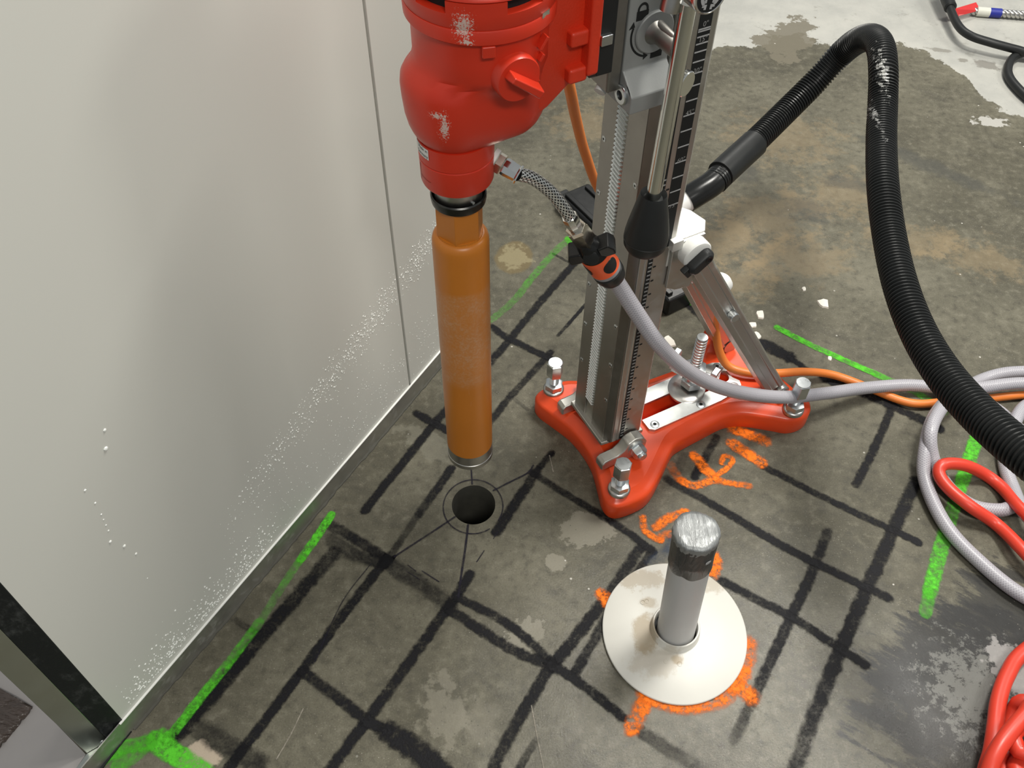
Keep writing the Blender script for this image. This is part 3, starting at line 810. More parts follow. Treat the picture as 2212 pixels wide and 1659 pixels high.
mb.face(rr_[0][::-1]); mb.face(rr_[-1])
# raised shoulders beside the column and the cast deck
mb.prism([(228, -62), (300, -60), (300, -44), (228, -44)], 'z', 44, 58)
base = part(mb, 'base_plate', 'base_red', angle=30)
SLOT = [(322, -14), (462, -14), (474, -10), (478, 0), (474, 10), (462, 14), (322, 14), (312, 9), (308, 0), (312, -9)]
HOLE2 = [(504+11*cos(a*pi/12), 11*sin(a*pi/12)) for a in range(24)]
def carve(o, polys, z0, z1, lim=30):
    cut = []
    for P in polys:
        m_ = MB(SS); m_.prism(P, 'z', z0, z1); c = m_.build('cutter', None, STAND); cut.append(c)
        b = o.modifiers.new('cut', 'BOOLEAN'); b.operation = 'DIFFERENCE'; b.object = c; b.solver = 'EXACT'
    bpy.context.view_layer.update()
    dg = bpy.context.evaluated_depsgraph_get()
    me = bpy.data.meshes.new_from_object(o.evaluated_get(dg))
    o.modifiers.clear(); old = o.data; nm = old.name; o.data = me; bpy.data.meshes.remove(old); me.name = nm
    for c in cut:
        d_ = c.data; bpy.data.objects.remove(c); bpy.data.meshes.remove(d_)
    bm = bmesh.new(); bm.from_mesh(me)
    for f in bm.faces: f.smooth = True
    for e in bm.edges:
        if len(e.link_faces) == 2: e.smooth = e.calc_face_angle(0) < radians(lim)
    bm.to_mesh(me); bm.free()
carve(base, [SLOT, HOLE2], 8, 90)
# slot plate: two rails, round hole end
mb = MB(SS)
po = [(322, -36), (330, -42), (470, -42), (508, -37), (522, -30), (526, -20), (519, -8), (519, 8), (526, 20), (522, 30), (508, 37), (470, 42), (330, 42), (322, 36)]
mb.prism(po, 'z', 49, 55)
spl = part(mb, 'slot_plate', 'zinc_dull', angle=30)
carve(spl, [SLOT, HOLE2], 40, 70)
def screw(name, p, d, r, parent, m='zinc', head=1.2):
    p, d = Vector(p), Vector(d).normalized()
    mb = MB(SS)
    mb.lathe(p, d, [(-2, r), (head*0.6, r), (head, r*0.86)], 18)
    o = part(mb, name, m, parent)
    mb = MB(SS); mb.lathe(p+d*(head+0.02), d, [(0, r*0.42), (0.05, r*0.40)], 6)
    part(mb, 'socket', 'black_flat', o)
    return o
s0 = screw('slot_plate_screw', (336, 32, 55), (0, 0, 1), 8, STAND)
for x, y in ((336, -32), (510, 26), (510, -26), (432, 33), (432, -33)):
    copy_tree(s0, STAND, SS((x, y, 55))-SS((336, 32, 55)))
# levelling bolts
def hexh(mb, p, d, r, h, cham=0.12, phase=0.3):
    mb.lathe(p, d, [(0, r*0.95), (h*0.06, r), (h*(1-cham), r), (h, r*0.84)], 6, True, phase)
def lev_bolt(x, y):
    mb = MB(SS); P = Vector((x, y, 0)); up = (0, 0, 1)
    pr = [(50, 8.2)]
    for k in range(10): pr += [(68+k*2.4, 8.4), (69.2+k*2.4, 7.2)]
    pr += [(92, 8.2), (94, 8.2)]
    mb.lathe(P, up, pr, 18)
    hexh(mb, P+Vector((0, 0, 91)), up, 14.5, 32, 0.05)
    mb.lathe(P+Vector((0, 0, 123)), up, [(0, 12.2), (0.6, 12.0)], 24)
    o = part(mb, 'levelling_bolt', 'zinc')
    mb = MB(SS); hexh(mb, P+Vector((0, 0, 56)), up, 16.5, 13, 0.1, 0.1); part(mb, 'nut', 'zinc', o)
    mb = MB(SS); mb.lathe(P, up, [(48, 18.5), (53.5, 18.5), (55, 17.5), (56.5, 14)], 28); part(mb, 'washer', 'steel', o)
    return o
lb = lev_bolt(213, 113)
for x, y in ((222, -120), (573, 114), (573, -114)): copy_tree(lb, STAND, SS((x, y, 0))-SS((213, 113, 0)))

# column
CX0, CX1, CY0, CY1, CZ0, CZ1 = 229, 299, -58, 47, 84, 1050
mb = MB(SS)
sec = [(CX0+1, -44), (CX0+1, -56), (CX0+4, CY0), (CX1-10, CY0), (CX1, CY0+8), (CX1, CY1-9), (CX1-9, CY1), (CX0+18, CY1), (CX0+16.5, CY1-2), (CX0+15, CY1),
       (CX0+8, CY1), (CX0+7, CY1-4), (CX0+1, CY1-12), (CX0+1, 20)]
mb.prism(sec, 'z', CZ0, CZ1)
part(mb, 'column', 'alu', bevel=0.0008)
# front rail plates, dark edge strip, rack
mb = MB(SS).box(CX0-2, CX0+2, -57.5, -27, CZ0, CZ1); part(mb, 'rail_plate', 'plate', bevel=0.0008)
mb = MB(SS).box(CX0-2, CX0+2, -4, 33, CZ0, CZ1); part(mb, 'rail_plate', 'plate', bevel=0.0008)
mb = MB(SS).prism([(CX0-1.5, 33.3), (CX0+5, CY1-0.5), (CX0+9, CY1-2), (CX0+2, 33.3)], 'z', CZ0, CZ1); part(mb, 'edge_strip', 'alu_dark')
mb = MB(SS).box(CX0-1, CX0+2, -27, -4, 128, CZ1); rack = part(mb, 'gear_rack', 'alu_dark')
mb = MB(SS); z = 131.0
while z < 900:
    P = [(CX0-3.6, -26), (CX0-3.6, -5)]
    a = [mb.v((CX0-0.9, -26.5, z)), mb.v((CX0-0.9, -4.5, z-3)), mb.v((CX0-0.9, -4.5, z+.6)), mb.v((CX0-0.9, -26.5, z+3.6))]
    b = [mb.v((CX0-4.2, -26.0, z+1.6)), mb.v((CX0-4.2, -7.0, z-1.4)), mb.v((CX0-4.2, -7.0, z-.6)), mb.v((CX0-4.2, -26.0, z+2.4))]
    mb.bridge(a, b); mb.face(b)
    z += 6.6
tag(part(mb, 'rack_teeth', 'zinc', rack), kind='stuff')
cs = screw('column_screw', (CX0-2, -50, 200), (-1, 0, 0), 4.2, STAND, 'zinc', 0.7)
for k in range(1, 6): copy_tree(cs, STAND, SS((CX0-2, -50, 200+85*k))-SS((CX0-2, -50, 200)))
for k in range(6): copy_tree(cs, STAND, SS((CX0-2, 27, 180+85*k))-SS((CX0-2, -50, 200)))
# toothed depth tape and tick marks on the near face
mb = MB(SS).box(CX0+21, CX0+29, CY1-1, CY1+0.4, CZ0+2, 900); tape = part(mb, 'depth_tape', 'black_flat')
mb = MB(SS); z = 92
while z < 620:
    mb.box(CX0+22.6, CX0+28.2, CY1+0.3, CY1+0.7, z, z+2.2); z += 7.6
tag(part(mb, 'tape_rung', 'dim_white', tape), kind='stuff')
mb = MB(SS); z = 105
while z < 620:
    mb.box(CX0+31, CX0+35.5, CY1-0.5, CY1+0.3, z, z+2.6); z += 26
tag(part(mb, 'tick_mark', 'black_flat', tape), kind='stuff')
# tilt-angle scale
sc0, sc1 = CX0+37, CX0+53.5
YS = CY1+0.5
mb = MB(SS).box(sc0, sc1, CY1-1, YS, 500, 905); ascale = part(mb, 'angle_scale', 'black_flat')
def zcol(px, py):
    d = pdir(px, py); nn = BX; p0 = O+BX*(CY1/1000); t = (p0-CAM).dot(nn)/d.dot(nn); return (CAM+d*t).z*1000
marks = [zcol(*p) for p in [(1527, 59), (1525, 64), (1523, 76), (1518, 92), (1513, 110), (1507, 132), (1501, 158), (1493, 186), (1486, 218), (1480, 250), (1473, 284), (1467, 318), (1460, 352), (1453, 385), (1447, 416), (1440, 446)]]
mb = MB(SS)
for z in marks: mb.box(sc0+0.3, sc1-0.3, YS-0.2, YS+0.25, z-0.8, z+0.8)
tag(part(mb, 'scale_line', 'grey_flat', ascale), kind='stuff')
def on_scale(cx, cz):
    return lambda x, y: (cx+x, YS+0.25, cz+y)
for t, (px, py) in (('0"', (1533, 48)), ('15"', (1525, 82)), ('30"', (1511, 150)), ('45"', (1490, 242)), ('60"', (1472, 344)), ('75"', (1458, 442))):
    mb = MB(SS); put_text(mb, t, 8.5, on_scale((sc0+sc1)/2+0.5, zcol(px, py))); part(mb, 'scale_number', 'dim_white', ascale, recalc=False)
# foot plate and pivot arms
mb = MB(SS).prism([(CX0-9, -60), (CX1-2, -60), (CX1-2, 49), (CX0-9, 40)], 'z', 76, 84.5); part(mb, 'column_foot', 'cast_grey', bevel=0.0015)
def arm(s):
    mb = MB(SS)
    y0, y1 = (49, 70) if s > 0 else (-82, -61)
    pr = [(206, 50), (206, 66), (212, 71), (236, 72), (247, 80), (254, 94), (268, 99), (284, 94), (292, 80), (290, 62), (280, 50)]
    mb.prism(pr, 'y', y0, y1)
    o = part(mb, 'pivot_arm', 'cast_grey', bevel=0.003)
    P = Vector((270, y1 if s > 0 else y0, 76)); d = Vector((0, s, 0))
    mb = MB(SS); mb.lathe(P, d, [(0, 15.5), (3, 15.5), (3.2, 13)], 26); part(mb, 'washer', 'zinc', o)
    mb = MB(SS); hexh(mb, P+d*3, d, 13, 15, 0.25); mb.lathe(P+d*18, d, [(0, 8.5), (3, 8.5), (5, 7)], 16); part(mb, 'pivot_nut', 'zinc', o)
arm(1); arm(-1)
# anchor rod with wing nut in the slot
RP = (438, -8)
mb = MB(SS); pr = [(40, 10)]
for k in range(18): pr += [(60+k*7.0, 10.2), (62+k*7.0, 10.2), (63+k*7.0, 8.8), (66+k*7.0, 8.8)]
pr += [(186, 10.0), (188, 9.2)]
mb.lathe((RP[0], RP[1], 0), (0, 0, 1), pr, 20); rod = part(mb, 'anchor_rod', 'zinc')
mb = MB(SS); mb.lathe((RP[0]-8, RP[1], 54), (-0.12, 0.05, 1), [(0, 33), (5, 33), (6.5, 31), (7, 20)], 36); part(mb, 'anchor_washer', 'steel')
mb = MB(SS); hexh(mb, Vector((RP[0], RP[1], 66)), (0, 0, 1), 20, 16, 0.1)
hexh(mb, Vector((RP[0], RP[1], 96)), (0, 0, 1), 21, 18, 0.1, 0.15)
mb.lathe((RP[0], RP[1], 80), (0, 0, 1), [(0, 15), (18, 15)], 24)
wn = part(mb, 'wing_nut', 'zinc')
for s in (1, -1):
    mb = MB(SS); d = Vector((0.45*s, s*0.9, 0)).normalized()
    c = Vector((RP[0], RP[1], 88))+d*14
    mb.obox(c+d*10+Vector((0, 0, 4)), d, (-d.y, d.x, 0), (0, 0, 1), 16, 10, 10)
    mb.obox(c+d*24+Vector((0, 0, 18)), d, (-d.y, d.x, 0), (0, 0, 1), 6, 9.5, 20)
    part(mb, 'wing', 'zinc', wn, bevel=0.002)

# struts, rear bracket, clamp lever
BR = Vector((334, 0, 470))
def strut(y, p1):
    a = Vector((338, y, 448)); b = Vector(p1); d = (b-a).normalized()
    side = Vector((0, 1, 0)); side = (side-d*side.dot(d)).normalized(); up = d.cross(side).normalized()
    if up.z < 0: up = -up
    w, h = 19, 17
    prof = [(-w, -h), (w, -h), (w, -7), (w-3.5, -6), (w-3.5, 6), (w, 7), (w, h-3), (w-3, h), (7, h), (6, h-3.5), (-6, h-3.5), (-7, h), (-w+3, h), (-w, h-3)]
    mb = MB(SS)
    mb.loft([[a+d*t+side*x+up*z for x, z in prof] for t in (-14, (b-a).length-26)])
    o = part(mb, 'strut', 'alu', bevel=0.001)
    mb = MB(SS)
    yy = Vector((0, 1 if y > 0 else -1, 0))
    mb.lathe(b-yy*18+Vector((0, 0, 8)), yy, [(0, 15.5), (38, 15.5), (40, 13.5)], 28)
    o2 = part(mb, 'strut_joint', 'steel', o)
    mb = MB(SS); hexh(mb, b+yy*22+Vector((0, 0, 8)), yy, 11, 8, 0.2); part(mb, 'joint_nut', 'zinc', o)
    mb = MB(SS); c = a+d*145+side*w; mb.lathe(c-side*3, side, [(0, 8), (10, 8), (11, 7)], 20); so = part(mb, 'strut_screw', 'zinc', o)
    return o, a, d, side, up
so1, sa, sd, sside, sup = strut(42, (568, 64, 56))
strut(-42, (556, -66, 56))
for y_ in (66, -68):
    mb = MB(SS); mb.box(552, 592, y_-15, y_+15, 44, 54); part(mb, 'strut_lug', 'base_red', bevel=0.004)
mb = MB(SS); mb.lathe(sa+sd*120-sup*2-Vector((0, 10, 0)), (0.75, -0.66, 0.0), [(20, 15), (26, 19), (30, 20), (36, 17), (39, 10)], 28); part(mb, 'round_knob', 'white_plastic')
mb = MB(SS); mb.prism([(296, 48), (306, 49), (337, 49), (350, 32), (344, 6), (336, -6), (318, -52), (290, -52), (290, -60), (282, -60), (282, 48)], 'z', 462, 506)
br = part(mb, 'rear_bracket', 'alu_lit', bevel=0.001)
mb = MB(SS); mb.prism([(284, 425), (300, 415), (326, 410), (336, 440), (336, 505), (284, 505)], 'y', 48.5, 54); part(mb, 'bracket_cheek', 'alu', bevel=0.0015)
mb = MB(SS).box(280, 297, 45, 57, 496, 512); part(mb, 'bracket_clip', 'alu_lit', bevel=0.001)
bc = Vector((315, 53, 486))
mb = MB(SS); mb.lathe(bc, (0, 1, 0), [(0, 22), (15, 22), (17, 20.5), (18, 17)], 40); part(mb, 'clamp_boss', 'cast_white')
mb = MB(SS)
u = Vector((-0.80, 0, -0.60)); v = Vector((0.60, 0, -0.80))
def rounded(L0, L1, W_, n=8):
    P = []
    for k in range(n+1):
        a = -pi/2+pi*k/n; P.append((L1+W_*cos(a), W_*sin(a)))
    for k in range(n+1):
        a = pi/2+pi*k/n; P.append((L0+W_*cos(a), W_*sin(a)))
    return P
lc = bc+Vector((4, 18, -1))
for y0, y1, ins in ((0, 14, 0),):
    ring0 = [lc+u*p[0]+v*p[1]+Vector((0, 0, 0)) for p in rounded(-5, 17, 10)]
    ring1 = [lc+u*p[0]+v*p[1]+Vector((0, 9, 0)) for p in rounded(-5, 17, 10)]
    ring2 = [lc+u*p[0]+v*p[1]+Vector((0, 13.5, 0)) for p in rounded(-4, 16, 7)]
    mb.loft([ring0, ring1, ring2])
mb.obox(lc+u*25+Vector((0, 2.5, 0)), u, v, (0, 1, 0), 8, 8, 5)
lev = part(mb, 'clamp_lever', 'black', bevel=0.0015)
mb = MB(SS); mb.lathe(lc-u*4+Vector((0, 13.2, 0)), (0, 1, 0), [(0, 5.5), (0.8, 5.5), (0.9, 3.5), (0.3, 3.3)], 20); part(mb, 'lever_screw', 'black_shiny', lev)

# carriage on the front of the column
mb = MB(SS)
prof = [(-60, 752), (74, 752), (74, 772), (53, 793), (53, 1050), (-53, 1050), (-53, 806), (-60, 790)]
mb.prism(prof, 'x', 170, 226)
car = part(mb, 'carriage', 'carriage', bevel=0.0016)
mb = MB(SS); hexh(mb, Vector((0, 0, 0)), (1, 0, 0), 1, 1); mb.bm.free()
mb = MB(SS); mb.lathe((170.5, 57, 768), (-1, 0, 0), [(0, 15), (0.4, 15), (0.5, 12), (-1, 11.8)], 30); part(mb, 'bolt_recess', 'black_flat', car)
mb = MB(SS); mb.lathe((170.5, 57, 768), (-1, 0, 0), [(0, 11), (3, 11), (4, 9.8), (4.1, 5.4), (1, 5.2)], 26); part(mb, 'carriage_bolt', 'zinc', car)
mb = MB(SS); mb.lathe((168.9, 57, 768), (-1, 0, 0), [(0, 5.4), (.1, 5.3)], 6); part(mb, 'bolt_socket', 'black_flat', car)
mb = MB(SS).box(153, 170, -50, 52, 770, 1050); part(mb, 'guide_plate', 'alu_dark', bevel=0.003)
mb = MB(SS); mb.cyl((166, 30, 771), (155, 36, 763), 7.5, 6.5, 18); part(mb, 'guide_pin', 'cast_white')
# lock knob with square stub and icons
YF = 53.0
kc = Vector((203, YF, 830))
mb = MB(SS); mb.lathe(kc, (0, 1, 0), [(0, 23), (2.5, 23), (3.6, 22)], 48); knob = part(mb, 'lock_knob', 'carriage')
mb = MB(SS); mb.lathe(kc, (0, 1, 0), [(3.6, 13), (8, 10), (14, 8.8), (40, 8.8), (41.5, 8), (41.7, 6.4), (37, 6.2)], 26)
mb.lathe(kc+Vector((3, 0, 7)), (0, 1, 0), [(3.6, 6), (30, 4.2), (32, 3)], 14)
part(mb, 'knob_stub', 'alu_dark', knob)
mb = MB(SS); mb.lathe(kc, (0, 1, 0), [(37, 6.3), (37.1, 6.2)], 20); mb.lathe(kc, (0, 1, 0), [(37, 5.2), (40, 5), (40.1, 3), (39, 3)], 18); part(mb, 'stub_screw', 'zinc', knob)
def flat_poly(pts, name='symbol', m='black_flat', parent=car, y=YF, t=0.35):
    mb = MB(SS); mb.prism([(kc.x+a, kc.z+b) for a, b in pts], 'y', y-0.2, y+t); return part(mb, name, m, parent)
def arc_strip(r0, r1, a0, a1, n=18):
    P = [(r1*cos(radians(a0+(a1-a0)*k/n)), r1*sin(radians(a0+(a1-a0)*k/n))) for k in range(n+1)]
    return P+[(r0*cos(radians(a1-(a1-a0)*k/n)), r0*sin(radians(a1-(a1-a0)*k/n))) for k in range(n+1)]
flat_poly(arc_strip(26.2, 28.4, 160, 250), 'turn_arrow')
flat_poly([(-31, 8.5), (-24, 10), (-26, 16)], 'turn_arrow'); flat_poly([(-9.5, -22), (-9, -30), (-3.5, -26)], 'turn_arrow')
def padlock(cx, cz, op):
    flat_poly([(cx-7, cz-6), (cx+7, cz-6), (cx+7, cz+4), (cx-7, cz+4)], 'lock_symbol')
    P = arc_strip(4.2, 6.4, 0, 180 if not op else 170)
    off = (-7, 5) if op else (0, 5)
    flat_poly([(cx+a+off[0], cz+b*1.2+off[1]) for a, b in P], 'lock_symbol')
    if not op:
        flat_poly([(cx-6.4, cz+3.5), (cx-4.2, cz+3.5), (cx-4.2, cz+5.2), (cx-6.4, cz+5.2)], 'lock_symbol'); flat_poly([(cx+4.2, cz+3.5), (cx+6.4, cz+3.5), (cx+6.4, cz+5.2), (cx+4.2, cz+5.2)], 'lock_symbol')
padlock(-16.5, 22, False); padlock(7, -25, True)
# crank: hub with emblem, rod, grip
hz, hx = 911.0, 194.0
mb = MB(SS); mb.lathe((hx, 54, hz), (0, 1, 0), [(0, 14.5), (40, 14.5), (52, 15.5), (66, 16)], 36)
mb.lathe((hx-6, 98, hz-4), (-0.22, 0.06, -1), [(0, 10.5), (22, 10.2), (28, 9.6)], 26)
hub = part(mb, 'crank_hub', 'steel')
mb = MB(SS); mb.lathe((hx, 120, hz), (0, 1, 0), [(0, 17.6), (16, 18.2), (20, 18.2), (22, 17.2), (22.3, 15.8), (21.5, 15.4)], 44); part(mb, 'hub_rim', 'emblem_rim', hub)
mb = MB(SS); mb.lathe((hx, 141.4, hz), (0, 1, 0), [(0, 15.6), (0.3, 15.6)], 40); part(mb, 'emblem_disc', 'black_flat', hub)
mb = MB(SS)
ea = radians(-8)
def em(P):
    k_ = 0.72; mb.prism([(hx+k_*(a*cos(ea)-b*sin(ea)), hz+k_*(a*sin(ea)+b*cos(ea))) for a, b in P], 'y', 141.6, 142.0)
em(arc_strip(10.5, 15.5, 125, 235)); em(arc_strip(10.5, 15.5, 55, -55))
em([(-8, -9), (-4.5, -9), (-4.5, 9), (-8, 9)]); em([(-4.5, -2), (4.5, -2), (4.5, 2), (-4.5, 2)]); em([(4.5, -9), (8, -9), (8, 9), (4.5, 9)])
for sx in (-1, 1):
    em([(sx*10, -14.5), (sx*3, -14.5), (sx*3, -11), (sx*10, -11)][::sx]); em([(sx*6.5, -17.5), (sx*3, -17.5), (sx*3, -14.5), (sx*6.5, -14.5)][::sx])
    em([(sx*10, 11), (sx*3, 11), (sx*3, 14.5), (sx*10, 14.5)][::sx])
part(mb, 'emblem', 'grey_flat', hub)
r_top = Vector((hx, 98, hz-20)); 
def s_on(px, py, y):
    d = pdir(px, py); t = ((O+BX*(y/1000))-CAM).dot(BX)/d.dot(BX); return Vector(to_s(CAM+d*t))
r_top = s_on(1482, 36, 108); r_bot = s_on(1410, 432, 112)
mb = MB(SS); mb.cyl(r_top+(r_top-r_bot).normalized()*14, r_bot+(r_bot-r_top)*0.02, 8.5, None, 28); part(mb, 'crank_rod', 'chrome', hub)
d = (r_bot-r_top).normalized()
mb = MB(SS)
mb.lathe(r_bot-d*9, d, [(6, 11), (2, 13.5), (0, 15), (3, 16), (25, 20.5), (43, 24), (56, 26), (62, 26.3), (62.7, 25.8), (63.4, 26.3), (72, 25.2), (79, 21), (83, 12), (83.8, 4)], 40)
part(mb, 'crank_grip', 'black', hub)
mb = MB(SS); rc = s_on(1475, 178, 88); mb.lathe(rc, (0.35, 0.93, 0), [(0, 14), (5, 14), (6, 13)], 40); part(mb, 'guide_roller', 'chrome')

# ================================================================== CORE DRILL (motor, gearbox, spindle)
DZ = 655
DRILL = tag(empty('core_drill', O+Vector((0, 0, DZ/1000)), RZ), 'scuffed red core drill motor with round gear knob, hanging on the stand carriage', 'core drill')
def SD(p): return Vector((p[0], -p[1], p[2]-DZ))*0.001
def dpart(mb, name, m, parent=DRILL, **k): return mb.build(name, M[m] if isinstance(m, str) else m, parent, **k)
def hull2(r0, c1, r1, n=72, c0=0.0):
    P = []
    for k in range(n):
        a = 2*pi*k/n
        s0, s1 = c0*cos(a)+r0, c1*cos(a)+r1
        c, r = (c0, r0) if s0 >= s1 else (c1, r1)
        # soften the change-over
        w = 1/(1+math.exp(max(-30, min(30, (s0-s1)/2.2))))
        c, r = c0*(1-w)+c1*w, r0*(1-w)+r1*w
        P.append((c+r*cos(a), r*sin(a)))
    return P
MC, MR = 32, 69
lev_ = [(735, 35, 44, 14), (738, 38, 45, 30), (743, 41, 46, 40), (747, 44, 46.5, 45), (752, 46.5, 47, 48.5), (760, 49.5, 47, 52), (772, 52, 46, 55), (790, 53.5, 44, 57), (804, 54, 42, 58),
        (813, 52.8, 38, 60.5), (820, 49, 35, 63.5), (826, 43, MC, 67), (832, 38, MC, 69), (850, 34, MC, 69), (870, 34, MC, MR), (875, 34, MC, 70)]
mb = MB(SD); mb.loft([[(x, y, z) for x, y in hull2(r0, c1, r1)] for z, r0, c1, r1 in lev_]); 
hous = dpart(mb, 'gear_housing', 'red', angle=50)
mb = MB(SD); mb.lathe((MC, 0, 872), (0, 0, 1), [(0, 71), (3, 74.5), (15, 75), (16.5, 74.2), (17, 72.5)], 72); dpart(mb, 'motor_flange', 'red')
mb = MB(SD); mb.lathe((MC, 0, 888.5), (0, 0, 1), [(0, 71), (0.3, 73.6), (1.3, 74.2), (14, 74.2), (15, 70)], 96); dpart(mb, 'motor_ring', 'red')
# vent slots: dark recesses between ring and cap with solid webs
mb = MB(SD); mb.lathe((MC, 0, 903), (0, 0, 1), [(0, 66), (12, 66)], 64); dpart(mb, 'vent_core', 'black_flat')
fa = math.degrees(atan2(1, 0))
for a0, a1 in ((97, 141), (168, 212), (240, 285), (312, 340), (28, 66)):
    mb = MB(SD); P = arc_strip(60, 74.2, a0, a1, 14)
    mb.prism([(MC+x, y) for x, y in P], 'z', 902.5, 914.2); dpart(mb, 'vent_web', 'red')
mb = MB(SD); mb.lathe((MC, 0, 914), (0, 0, 1), [(0, 69), (1.2, 74), (2.5, 73.8), (8, 69), (10, 66), (60, 62), (130, 60)], 72); dpart(mb, 'motor_cap', 'red')
mb = MB(SD); mb.prism([(MC-8, 60), (MC+8, 60), (MC+6, 73), (MC-6, 73)], 'z', 915, 935); dpart(mb, 'cap_rib', 'red', bevel=0.002)
mb = MB(SD); mb.prism(hull2(5, 0, 5, 8), 'z', 0, 1); mb.bm.free()
mb = MB(SD); mb.obox((MC-25, 66, 868), (0.95, 0.3, 0), (-0.3, 0.95, 0), (0, 0, 1), 6.5, 5, 6); dpart(mb, 'flange_tab', 'red', bevel=0.0015)
mb = MB(SD); a = radians(62); mb.obox((MC+74.2*cos(a), 74.2*sin(a), 888.8), (-sin(a), cos(a), 0), (cos(a), sin(a), 0), (0, 0, 1), 6, 0.7, 2.6); dpart(mb, 'bare_clip', 'chrome')
# gear selector knob
gn = Vector((0, 1, 0)); gc = Vector((33, 58, 837))
gu = Vector((1, -0.1, 0)).normalized(); gu = (gu-gn*gu.dot(gn)).normalized(); gv = gn.cross(gu).normalized()
if gv.z < 0: gv = -gv
mb = MB(SD); mb.lathe(gc-gn*14, gn, [(0, 23.5), (33, 23.2), (35, 22)], 44); gk = dpart(mb, 'gear_knob', 'red')
mb = MB(SD)
ka = radians(-38); ku = gu*cos(ka)+gv*sin(ka); kv = gu*-sin(ka)+gv*cos(ka)
pr = [(-17, -5), (24, -6.5), (24, 6.5), (-17, 5)]
mb.loft([[gc+gn*19+ku*a+kv*b for a, b in pr], [gc+gn*35+ku*(a*0.98)+kv*(b*0.62) for a, b in pr]])
dpart(mb, 'knob_grip', 'red', gk, bevel=0.0015)
for (a, b, L) in ((32, 24, 7), (31, 8, 4), (27, -17, 3)):
    c = gc+gu*a+gv*b+gn*0
    mb = MB(SD); mb.obox(c+gn*(7 if b > 10 else 5), (gu*0.55+gv*0.83), (gu*0.83-gv*0.55), gn, L, 1.6, 4.5); dpart(mb, 'gear_mark', 'red', gk, bevel=0.0006)
# cast mounting bracket to the carriage
mb = MB(SD)
mb.prism([(-36, 792), (40, 792), (62, 806), (62, 1000), (-62, 1000), (-62, 806)], 'x', 121, 134)
mbk = dpart(mb, 'mounting_bracket', 'red_cast', bevel=0.003)
mb = MB(SD)
mb.loft([[(x, y, z) for y, z in [(-44, zl), (44, zl), (48, zl+12), (48, 1000), (-48, 1000), (-48, zl+12)]] for x, zl in ((60, 757), (86, 770), (123, 800))])
dpart(mb, 'bracket_neck', 'red_cast', angle=30, bevel=0.003)
for z in (846, 806):
    mb = MB(SD); mb.box(102, 124, 38, 58, z-8, z+9); dpart(mb, 'bracket_lug', 'red_cast', bevel=0.0035)
mb = MB(SD); mb.prism([(-40, 790), (44, 790), (58, 800), (58, 1010), (-58, 1010), (-58, 800)], 'x', 134.2, 153); dpart(mb, 'quick_change_plate', 'black', bevel=0.001)
mb = MB(SD); mb.box(134, 147, 57.6, 63, 835, 846); dpart(mb, 'latch_clip', 'zinc', bevel=0.001)
# spindle collar
mb = MB(SD); mb.lathe((0, 0, 0), (0, 0, 1), [(682, 36), (683, 39.5), (686, 40.6), (714.5, 41), (715.3, 39.8), (716.2, 39.8), (717, 41.2), (741, 41.7)], 72); dpart(mb, 'spindle_collar', 'red')
mb = MB(SD); mb.lathe((0, 0, 0), (0, 0, 1), [(645, 24), (650, 27), (684, 28)], 40); dpart(mb, 'spindle', 'steel')
mb = MB(SD); mb.cyl((3, 22, 661), (5, 29, 663), 1.8, None, 10); dpart(mb, 'spindle_pin', 'zinc')
mb = MB(SD); mb.lathe((0, 0, 0), (0, 0, 1), [(656, 27), (650, 28.5), (650, 31.0), (655, 32), (660, 32), (661.5, 30.5), (658, 28)], 56, False); dpart(mb, 'spindle_ring', 'dark_steel')
# sticker and engraved arrow on the collar
def on_collar(a_mid, zc, r=41.9):
    return lambda x, y: (r*cos(a_mid-x/r), r*sin(a_mid-x/r), zc+y)
am = radians(178)
mb = MB(SD); fn = on_collar(am, 733.0, 42.0); n_ = 14
lo_ = [mb.v(fn(-14+28*k/n_, -6.5)) for k in range(n_+1)]; hi_ = [mb.v(fn(-14+28*k/n_, 6.5)) for k in range(n_+1)]
mb.bridge(lo_, hi_, False); stk = dpart(mb, 'sticker', 'white_flat', recalc=False)
mb = MB(SD); fn = on_collar(am, 736.4, 42.15); put_text(mb, 'Made in', 5.4, lambda x, y: fn(x+4, y)); dpart(mb, 'lettering', 'black_flat', stk, recalc=False)
mb = MB(SD); fn2 = on_collar(am, 729.8, 42.15); put_text(mb, 'Germany', 5.4, lambda x, y: fn2(x+3, y)); dpart(mb, 'lettering', 'black_flat', stk, recalc=False)
def band(a0, a1, z0, z1, r=41.05):
    mb = MB(SD); k_ = 10
    lo = [mb.v((r*cos(a0+(a1-a0)*k/k_), r*sin(a0+(a1-a0)*k/k_), z0)) for k in range(k_+1)]
    hi = [mb.v((r*cos(a0+(a1-a0)*k/k_), r*sin(a0+(a1-a0)*k/k_), z1)) for k in range(k_+1)]
    mb.bridge(lo, hi, False); dpart(mb, 'arrow_mark', 'base_dark', recalc=False)
band(radians(188), radians(160), 696, 696.8); band(radians(190), radians(188), 690, 709); band(radians(191), radians(187), 706, 711)
